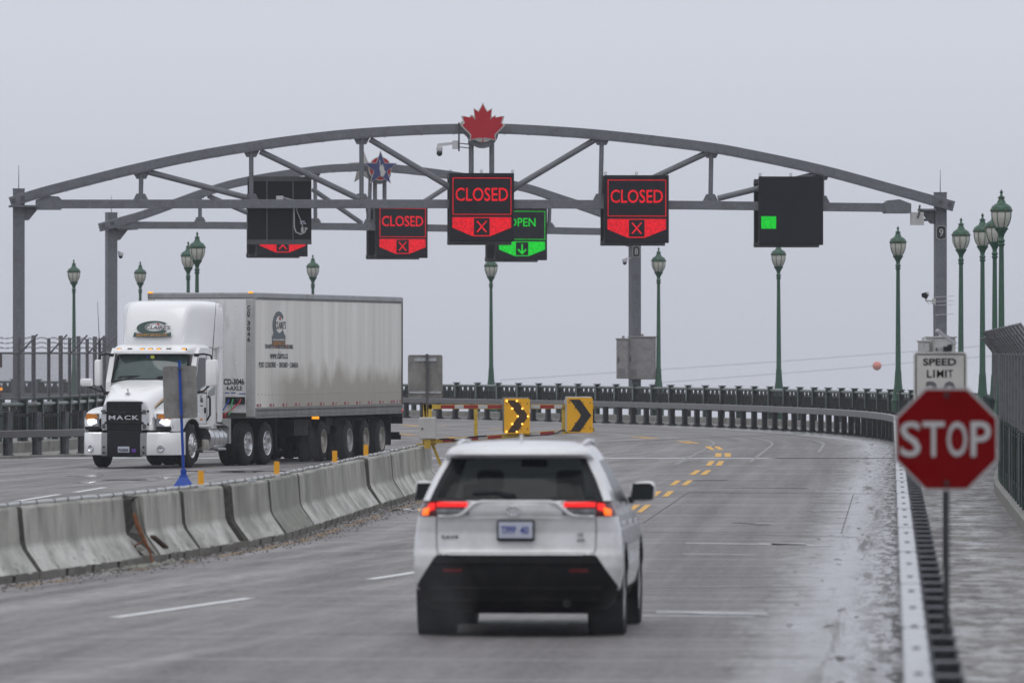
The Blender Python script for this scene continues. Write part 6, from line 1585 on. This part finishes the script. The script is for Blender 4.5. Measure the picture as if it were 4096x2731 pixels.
q = MB(); q.bbox(1.322,1.333,.185,.285,.35,.425,.004); q.build('purple_sticker', mat('purple_sticker', (.12,.04,.30), .4), K)
# bonnet ornament, bonnet mirrors
q = MB(); q.tube([(1.00,0,1.60),(1.03,0,1.65),(1.06,0,1.69)], [.03,.024,.020], 8); q.sphere((1.07,0,1.71), .026, 8, 6); q.bar((1.02,-.035,1.62),(1.10,-.03,1.61),.02,.02); q.bar((1.02,.035,1.62),(1.10,.03,1.61),.02,.02); q.bbox(.95,1.04,-.035,.035,1.595,1.63,.01); q.build('bonnet_ornament', m_chrome, K, None, True)
q = MB(); q.tube([(.62,-.62,1.62),(.72,-.82,1.68),(.80,-1.02,1.78)], .018, 7); q.bbox(.55,.70,-.70,-.56,1.58,1.66,.02); o = q.build('bonnet_mirror_arm', m_blackp, K, None, True)
q = MB(); q.bbox(.74,.90,-1.17,-.90,1.77,1.94,.045); q.build('bonnet_mirror', m_white, o, None, True)
q = MB(); q.prism([(0,0),(.26,.02),(.24,.09),(.12,.10)], (.45,.60,1.62), (-.5,.86,0), (0,0,1), (.05,.03,0)); q.build('bonnet_mirror_mount', m_blackp, K)
# green and gold stripe on the bonnet side
q = MB(); st = []
for x, y, z, w in ((1.0,.598,1.30,.02),(.85,.645,1.40,.035),(.66,.70,1.50,.04),(.45,.755,1.57,.045),(.2,.83,1.62,.045),(-.1,.93,1.66,.045)): st.append([(x,y+.012,z-w),(x,y+.006,z)])
q.loft(st, False); o = q.build('green_stripe', m_logo_green, K)
q = MB(); q.loft([[(x,b_[1]+.001,b_[2]+.012),(x,b_[1]-.006,b_[2]+.035)] for (a,b_),x in zip(st, (1.0,.85,.66,.45,.2,-.1))], False); q.build('gold_stripe', m_gold, K)
# cab body
cab = [
 [(-.18,0,1.93),(-.22,.45,1.93),(-.30,.76,1.90),(-.40,.93,1.80),(-.42,1.0,1.40),(-.42,1.0,.86)],
 [(-.30,0,2.20),(-.34,.44,2.20),(-.42,.74,2.18),(-.52,.90,2.05),(-.60,1.01,1.50),(-.60,1.01,.86)]]
def cabring(x, zt, w, zs=1.72): return [(x,0,zt),(x,w*.55,zt-.005),(x,w*.86,zt-.04),(x,w*.97,zt-.16),(x,w*1.0,zs),(x,w*1.02,1.4),(x,w*1.02,.84)]
cr = [cabring(-.36,2.46,.90), cabring(-.52,2.56,.93), cabring(-.90,2.60,.985), cabring(-1.4,2.60,1.0), cabring(-1.82,2.60,1.0), cabring(-1.86,2.58,.99)]
# shell behind the windscreen: front pillar frame is left open for the glass
ws_lo = [(-.17,0,1.915),(-.19,.35,1.915),(-.26,.66,1.90),(-.36,.87,1.86)]
ws_hi = [(-.47,0,2.47),(-.48,.33,2.47),(-.53,.60,2.455),(-.60,.80,2.42)]
def bow(n=6):
    rows = []
    for k in range(n+1):
        t = k/n; row = [tuple(a+(b_-a)*t for a, b_ in zip(p, q_)) for p, q_ in zip(ws_lo, ws_hi)]; rows.append([(x+.02*math.sin(PI*t), y, z) for x, y, z in row])
    return rows
rows = bow(); q = MB(); q.loft([mirror_y(r_[1:])[::-1]+r_ for r_ in rows], False); o = q.build('windscreen', m_wglass, K, None, True, angle=80); md = o.modifiers.new('smooth','SUBSURF'); md.levels = 1; md.render_levels = 1
WS = o
q = MB()
edge = [rows[k][-1] for k in range(7)]
for sg in (-1, 1):
    e_ = [(x+.01, sg*(y+.015), z) for x, y, z in edge]; q.tube(e_, .022, 6)
q.tube([(x+.012, y, z+.008) for x, y, z in mirror_y(ws_hi[1:])[::-1]+ws_hi], .022, 6); q.tube([(x+.012, y, z-.004) for x, y, z in mirror_y(ws_lo[1:])[::-1]+ws_lo], .02, 6); q.build('seal', m_blackp, WS, None, True)
q = MB()
for sg, y0 in ((-1,-.68),(1,.22)):
    q.tube([(-.18,y0,1.935),(-.195,y0+.10,1.97),(-.215,y0+.42,1.985)], .012, 5); q.bar((-.19,y0+.02,1.975),(-.225,y0+.50,1.995),.02,.018)
q.build('wiper', m_black, WS)
q = MB(); q.prism([(-.10,2.40),(-.02,2.40),(-.02,2.435),(-.10,2.435)], (-.415,0,0), (0,1,0), (0,0,1), (.002,0,0)); q.build('blue_sticker', m_blue, WS)
q = MB(); q.prism([(.0,2.37),(.085,2.37),(.085,2.44),(.0,2.44)], (-.405,0,0), (0,1,0), (0,0,1), (.002,0,0)); q.build('yellow_sticker', mat('sticker_yellow', (.62,.66,.06), .5), WS)
# cab sides: lower skirt, door, pillars round the window opening
for sg in (-1, 1):
    def P(*pp): return [(x, z) for x, z in pp]
    q = MB()
    outer = [(-.34,.86),(-.34,1.86),(-.60,2.42),(-.75,2.60),(-1.86,2.60),(-1.86,.84)]
    q.prism(outer, (0,sg*.90,0), (1,0,0), (0,0,1), (0,sg*.115,0)); o = q.build('cab_side', m_white, K)
    q = MB(); q.prism([(-.47,1.66),(-.52,1.60),(-.72,1.60),(-.80,1.72),(-1.10,1.78),(-1.13,1.84),(-1.13,2.36),(-1.10,2.39),(-.72,2.39),(-.66,2.34)], (0,sg*1.014,0), (1,0,0), (0,0,1), (0,sg*.006,0)); dr = q.build('side_window', m_glass, o)
    q = MB(); q.tube([(-.42,sg*1.018,.95),(-.40,sg*1.018,1.70),(-.62,sg*1.018,2.42),(-1.18,sg*1.018,2.44),(-1.20,sg*1.018,.95),(-.42,sg*1.018,.95)], .006, 4); q.build('door_seam', m_dgrey, o)
    q = MB(); q.bbox(-1.13,-1.03,sg*1.018-.012,sg*1.018+.012,1.18,1.30,.01); q.build('door_handle', m_black, o)
    q = MB(); q.tube([(-1.24,sg*1.03,1.55),(-1.25,sg*1.075,1.50),(-1.25,sg*1.075,1.14),(-1.18,sg*1.03,1.02)], .022, 8); q.build('grab_rail', m_black, o, None, True)
    # rear side extender
    q = MB(); q.prism([(-1.80,.98),(-2.02,.98),(-2.02,3.55),(-1.80,3.55)], (0,sg*1.05,0), (1,0,0), (0,0,1), (0,sg*.045,0)); q.build('side_extender', m_white, o)
q = MB(); q.box(-1.88,-.40,-.90,.90,.86,1.86); q.box(-1.88,-.75,-.90,.90,1.86,2.62); q.build('cab_shell', m_white, K)
q = MB(); q.box(-1.6,-.78,-.86,.86,1.9,2.4); q.build('cab_interior', m_black, K)
# roof visor with marker lamps, then the tall fairing
def rr(x, z0, z1, w, k=.10): return [(x,0,z1),(x,w*.6,z1-.004),(x,w*.86,z1-.03),(x,w*.97,z1-k),(x,w,(z0+z1)/2),(x,w,z0)]
vis = [rr(-.30,2.475,2.53,.80,.04),rr(-.36,2.475,2.61,.84,.05),rr(-.50,2.47,2.68,.88,.06),rr(-.75,2.46,2.72,.95,.07),rr(-1.2,2.46,2.72,1.02,.07),rr(-1.86,2.46,2.72,1.03,.07)]
skin('roof_visor', vis, m_white, K)
def fr_(x, z1, w, wb, y0=2.62): return [(x,0,z1),(x,w*.55,z1-.003),(x,w*.85,z1-.02),(x,w*.97,z1-.10),(x,w*1.0,z1-.26),(x,(w*.6+wb*.4),(y0+z1)/2),(x,wb,y0)]
fair = [fr_(-.52,2.72,.60,.64,2.60),fr_(-.58,2.95,.65,.70),fr_(-.70,3.25,.70,.74),fr_(-.84,3.50,.73,.77),fr_(-.98,3.61,.76,.82),fr_(-1.2,3.635,.84,.90),fr_(-1.45,3.645,1.02,1.02),fr_(-1.72,3.645,1.115,1.10),fr_(-2.0,3.64,1.135,1.125),fr_(-2.06,3.62,1.13,1.12)]
skin('roof_fairing', fair, m_white, K)
for y in (-.72,-.17,.02,.21,.78):
    q = MB(); q.bbox(-.375 if abs(y) < .5 else -.42,-.335 if abs(y) < .5 else -.375,y-.06,y+.06,2.548,2.598,.012); o = q.build('marker_lamp', m_chassis, K)
    q = MB(); q.bbox(-.345 if abs(y) < .5 else -.39,-.325 if abs(y) < .5 else -.365,y-.042,y+.042,2.558,2.588,.006); q.build('lens', m_amber, o)
q = MB()
for y in (-.46, .44):
    for k in range(3): q.bar((-.35,y-.055,2.555+.02*k),(-.35,y+.055,2.555+.02*k),.03,.008)
q.build('visor_vents', m_dgrey, K)
# logo on the fairing: it leans with the panel
lo_o = V((-.545,0,2.86)); up = V((-.42,0,.907)).normalized(); ex = V((0,1,0)); nn_ = ex.cross(up)
lo_o = V((-.615,0,3.00))+nn_*.055
q = MB(); c_shape(q, 0, .02, .385, .165, .62, lo_o, ex, up, .004); lo = q.build('logo', m_logo_green, K)
q = MB(); q.prism([(-.44,-.20),(-.42,-.085),(-.34,-.115),(.35,-.115),(.43,-.085),(.44,-.20)], lo_o-nn_*.002, ex, up, nn_*.008); q.build('logo_base', m_logo_green, lo)
q = MB(); lettering(q, "CLAIRE'S", lo_o+ex*-.17+up*-.02+nn_*.006, ex, up, .56, .085, .004, .02, .12); q.build('logo_lettering', m_txt, lo)
q = MB(); lettering(q, 'DELIVERY SERVICE LTD.', lo_o+ex*-.36+up*-.185+nn_*.008, ex, up, .72, .055, .004, .01); q.build('logo_gold_lettering', m_gold, lo)
q = MB(); q.prism([(x*.035+.10,y*.030+.10) for x,y in leafR[:-4]]+[(-x*.035+.10,y*.030+.10) for x,y in reversed(leafR[1:-4])], lo_o+nn_*.004, ex, up, nn_*.004); q.build('red_leaf', m_leafred, lo)
# door lettering
q = MB(); DX = V((-1,0,0)); c_shape(q, 0, 0, .075, .06, .6, (-.86,1.018,1.53), DX, EZ, .003); q.prism([(-.08,-.04),(.08,-.04),(.085,.03),(-.085,.03)], (-.86,1.016,1.455), DX, EZ, (0,.004,0)); q.build('door_logo', m_logo_green, K)
q = MB(); lettering(q, 'www.claires.ca', (-.76,1.018,1.33), DX, EZ, .19, .03, .003, .0); q.build('door_lettering', m_txt, K)
q = MB()
for k in range(7): q.prism([(-1.25-k*.07,1.50+k*.012),(-1.28-k*.07,1.50+k*.012),(-1.33-k*.07,1.66+k*.02),(-1.31-k*.07,1.66+k*.02)], (0,1.016,0), (1,0,0), (0,0,1), (0,.003,0))
q.prism([(-.42,1.62),(-1.20,1.60),(-1.20,1.63),(-.42,1.66)], (0,1.016,0), (1,0,0), (0,0,1), (0,.003,0)); q.build('green_stripe', m_logo_green, K)
q = MB(); q.prism([(-.42,1.675),(-1.20,1.645),(-1.20,1.66),(-.42,1.695)], (0,1.016,0), (1,0,0), (0,0,1), (0,.003,0)); q.build('gold_stripe', m_gold, K)
q = MB(); q.lathe([(.001,.008),(.10,.008),(.10,0)], (-1.62,1.015,2.15), 20, 'y'); o = q.build('round_sticker', mat('round_sticker_yellow', (.55,.42,.04), .5), K)
q = MB(); q.lathe([(.09,.010),(.10,.010)], (-1.62,1.015,2.15), 20, 'y', False); q.bar((-1.68,1.026,2.15),(-1.56,1.026,2.15),.004,.03); q.build('sticker_mark', m_txt, o)
# mirrors on their arms
for sg, xx, yy, zz in ((1,-.40,1.42,2.06),(-1,-.38,-1.20,2.06)):
    q = MB(); q.tube([(-.62,sg*.98,2.46),(-.50,(sg*.98+yy)/2,2.47),(xx-.02,yy-sg*.04,2.44),(xx,yy,2.34)], .020, 8); q.tube([(-.45,sg*1.0,1.62),(-.42,(sg*1.0+yy)/2,1.66),(xx,yy-sg*.04,1.80)], .020, 8); q.bbox(-.68,-.58,sg*.98-.05,sg*.98+.05,2.42,2.48,.01); o = q.build('mirror_arm', m_black, K, None, True)
    wm = .13 if sg > 0 else .075; q = MB(); q.bbox(xx-.10,xx+.10,yy-wm,yy+wm,zz-.29,zz+.29,.05); mm = q.build('wing_mirror', m_white, o, None, True)
    q = MB(); q.bbox(xx-.112,xx-.095,yy-wm+.02,yy+wm-.02,zz-.26,zz+.26,.008); q.build('mirror_glass', m_glass, mm)
    q = MB(); q.tube([(xx-.05,yy-sg*.02,zz+.27),(xx-.10,yy+sg*.06,zz+1.55)], [.010,.004], 6); q.build('antenna', m_black, K)
# chassis, tanks, steps
q = MB(); q.box(-5.5,1.0,-.42,-.30,.55,.80); q.box(-5.5,1.0,.30,.42,.55,.80); q.box(-.3,1.1,-.45,.45,.45,.95); q.lathe([(.05,-.9),(.05,.9)], (0,0,.485), 8, 'y')
for x in (-3.6,-4.9): q.lathe([(.09,-.9),(.09,.9)], (x,0,.485), 8, 'y'); q.sphere((x,0,.485), .2, 10, 6)
q.box(-4.9,-3.4,-.42,.42,.86,.98); q.box(-1.8,-.5,-.9,.9,.70,.86); q.build('chassis', m_chassis, K)
for sg in (-1, 1):
    q = MB(); pr = [(.001,-.52),(.27,-.52),(.30,-.49),(.30,.49),(.27,.52),(.001,.52)]; q.lathe(pr, (-1.85,sg*.80,.62), 28, 'x'); o = q.build('fuel_tank', m_alu, K, None, True, 40)
    q = MB()
    for x in (-2.15,-1.85,-1.55): q.lathe([(.301,-.02),(.312,-.02),(.312,.02),(.301,.02)], (x,sg*.80,.62), 28, 'x', False)
    q.build('tank_strap', m_alu, o, None, True)
    q = MB(); q.bbox(-1.55,-.75,sg*1.0-.10,sg*1.0+.10,.315,.36,.01); q.bbox(-2.2,-1.7,sg*1.04-.08,sg*1.04+.08,.36,.41,.01); q.bbox(-1.35,-.72,sg*.98-.1,sg*.98+.1,.86,.90,.01); q.bbox(-2.3,-1.65,sg*.98-.1,sg*.98+.1,.90,.94,.01); q.build('step', m_alu, K)
    q = MB(); q.lathe([(.001,-.02),(.07,-.02),(.08,.05),(.08,.17),(.05,.22),(.001,.23)], (-1.0,sg*1.0,.38), 12); q.lathe([(.001,-.02),(.07,-.02),(.08,.05),(.08,.17),(.05,.22),(.001,.23)], (-1.18,sg*1.0,.38), 12); q.build('air_reservoir', m_whrim, K, None, True)
    q = MB(); q.bbox(-1.30,-.70,sg*.62-.2,sg*.62+.2,.40,.84,.02); q.build('battery_box', m_chassis, K)
    q = MB(); q.prism([(-2.55,.50),(-2.55,1.05),(-1.95,1.03),(-2.02,.94),(-2.42,.86),(-2.42,.50)], (0,sg*.95,0), (1,0,0), (0,0,1), (0,sg*.16,0)); q.build('quarter_panel', mat('quarter_panel_grey', (.35,.35,.34), .4, .5, var=.1, scale=3), K)
    q = MB(); q.bbox(-.62,-.52,sg*1.118-.012,sg*1.118+.012,1.02,1.07,.006); q.build('side_marker', m_amber_off, K)
    wheel(K, 0, sg, 1.10, .485, False, m_alu, front=True, steer=R(3))
    for x in (-3.6, -4.9): wheel(K, x, sg, 1.15, .485, True, m_alu)
    q = MB(); q.bbox(-5.55,-5.52,sg*.85-.3,sg*.85+.3,.25,.95,.006); q.build('mud_flap', m_blackp, K)
q = MB(); q.lathe([(.45,0),(.45,.05),(.001,.06)], (-4.25,0,.98), 20); q.build('fifth_wheel', m_chassis, K)
q = MB()
for c_, y0 in ((m_blue,.2),):
    q.tube([(-1.9,.25,1.25),(-2.4,.35,1.0),(-3.0,.6,1.15)], .02, 6)
q.build('air_hose', m_chassis, K, None, True)

# ------------------------------------------------------------------ dark truck far round the bend at the left edge
fd = path_dir(115); fl_ = V((-20.78, 300.0, 0)); fz = math.atan2(-.87, .5)
B = thing('semi_truck', 'dark red truck cut off by the photo edge, beyond the barbed wire fence', 'truck', fl_, fz)
m_dkred = mat('dark_red_truck', (.05,.012,.012), .4, var=.15, scale=2)
yo = -.95
def S_(x, z1, w): return [(x,yo,z1),(x,yo+w*.6,z1-.03),(x,yo+w*.9,z1-.10),(x,yo+w,z1-.35),(x,yo+w,1.0),(x,yo+w,.6)]
def full(st): return [(x, 2*yo-y, z) for x, y, z in st[1:]][::-1]+st
q = MB(); q.loft([full(S_(x, z, w)) for x, z, w in ((.6,1.5,1.05),(-.2,1.75,1.1),(-.5,2.6,1.12),(-1.2,3.9,1.15),(-2.8,4.0,1.2),(-2.85,3.9,1.2))], False, True); q.build('cab', m_dkred, B, None, True)
q = MB(); q.bbox(-14,-3.4,yo-1.25,yo+1.25,1.1,4.0,.02); q.build('load_box', m_dkred, B)
q = MB(); q.prism([(yo-.95,1.8),(yo+.95,1.8),(yo+.85,2.45),(yo-.85,2.45)], (-.28,0,0), (0,1,0), (0,0,1), (.05,0,0)); q.build('windscreen', m_glass, B)
for sg in (-1, 1):
    q = MB(); q.sphere((.66,yo+sg*.86,.95), .07, 8, 6); q.build('headlight', m_head, B)
    q = MB(); q.bbox(.60,.68,yo+sg*1.0-.07,yo+sg*1.0+.07,1.0,1.10,.01); q.build('indicator', m_amber, B)
    q = MB(); q.bbox(-.5,-.3,yo+sg*1.42-.12,yo+sg*1.42+.12,1.9,2.5,.03); q.tube([(-.5,yo+sg*1.1,2.5),(-.45,yo+sg*1.4,2.45)], .02, 6); q.build('wing_mirror', m_dkred, B)
    for x in (0,-4.2,-5.5,-12): q = MB(); q.lathe([(.001,-.14),(.45,-.14),(.5,-.1),(.5,.1),(.45,.14),(.001,.14)], (x,yo+sg*1.0,.5), 18, 'y'); q.build('wheel', m_rubber, B, None, True)
q = MB(); q.bbox(.5,.75,yo-1.15,yo+1.15,.35,.75,.03); q.box(-14,.3,yo-.5,yo+.5,.6,1.1); q.build('bumper', m_chassis, B)
# ------------------------------------------------------------------ haze
hz = MB(); hz.box(-420, 420, -40, 1120, -29.2, 24)
m_haze = bpy.data.materials.new('haze'); m_haze.use_nodes = True
t_ = m_haze.node_tree; t_.nodes.clear()
o_ = t_.nodes.new('ShaderNodeOutputMaterial'); v_ = t_.nodes.new('ShaderNodeVolumePrincipled')
v_.inputs['Color'].default_value = (.86,.87,.92,1); v_.inputs['Density'].default_value = .00020; v_.inputs['Anisotropy'].default_value = 0.0
t_.links.new(v_.outputs[0], o_.inputs['Volume'])
struct(hz.build('haze', m_haze), 'stuff')
# spray thrown up by the tyres
m_spray = bpy.data.materials.new('spray'); m_spray.use_nodes = True
t_ = m_spray.node_tree; t_.nodes.clear()
o_ = t_.nodes.new('ShaderNodeOutputMaterial'); v_ = t_.nodes.new('ShaderNodeVolumePrincipled')
v_.inputs['Color'].default_value = (.9,.9,.92,1); v_.inputs['Density'].default_value = .024
t_.links.new(v_.outputs[0], o_.inputs['Volume'])
def puff(c, rx, ry, rz):
    bm = bmesh.new(); bmesh.ops.create_icosphere(bm, subdivisions=3, radius=1)
    for q in bm.verts:
        k = 1+.16*math.sin(q.co.x*5+q.co.z*3)+.10*math.sin(q.co.z*9+q.co.y*4)
        q.co = V((c[0]+q.co.x*rx*k, c[1]+q.co.y*ry*k, max(.012, c[2]+q.co.z*rz*k)))
    s = MB(); s.bm(bm); struct(s.build('spray', m_spray, None, None, True, angle=180), 'stuff')
puff((-.64, 65.2, .34), .40, .5, .46)
puff((-.60, 65.3, .22), .28, .4, .28)
puff((.92, 65.3, .20), .24, .4, .22)
for x, r in ((-5.0, .7), (-8.0, 1.0), (-11.5, 1.0)):
    p = tr_loc+V((-.2167*x, -.9765*x, 0))+V((.9765*1.25, -.2167*1.25, 0)); puff((p.x, p.y, .38), .35*r, 1.1, .52)
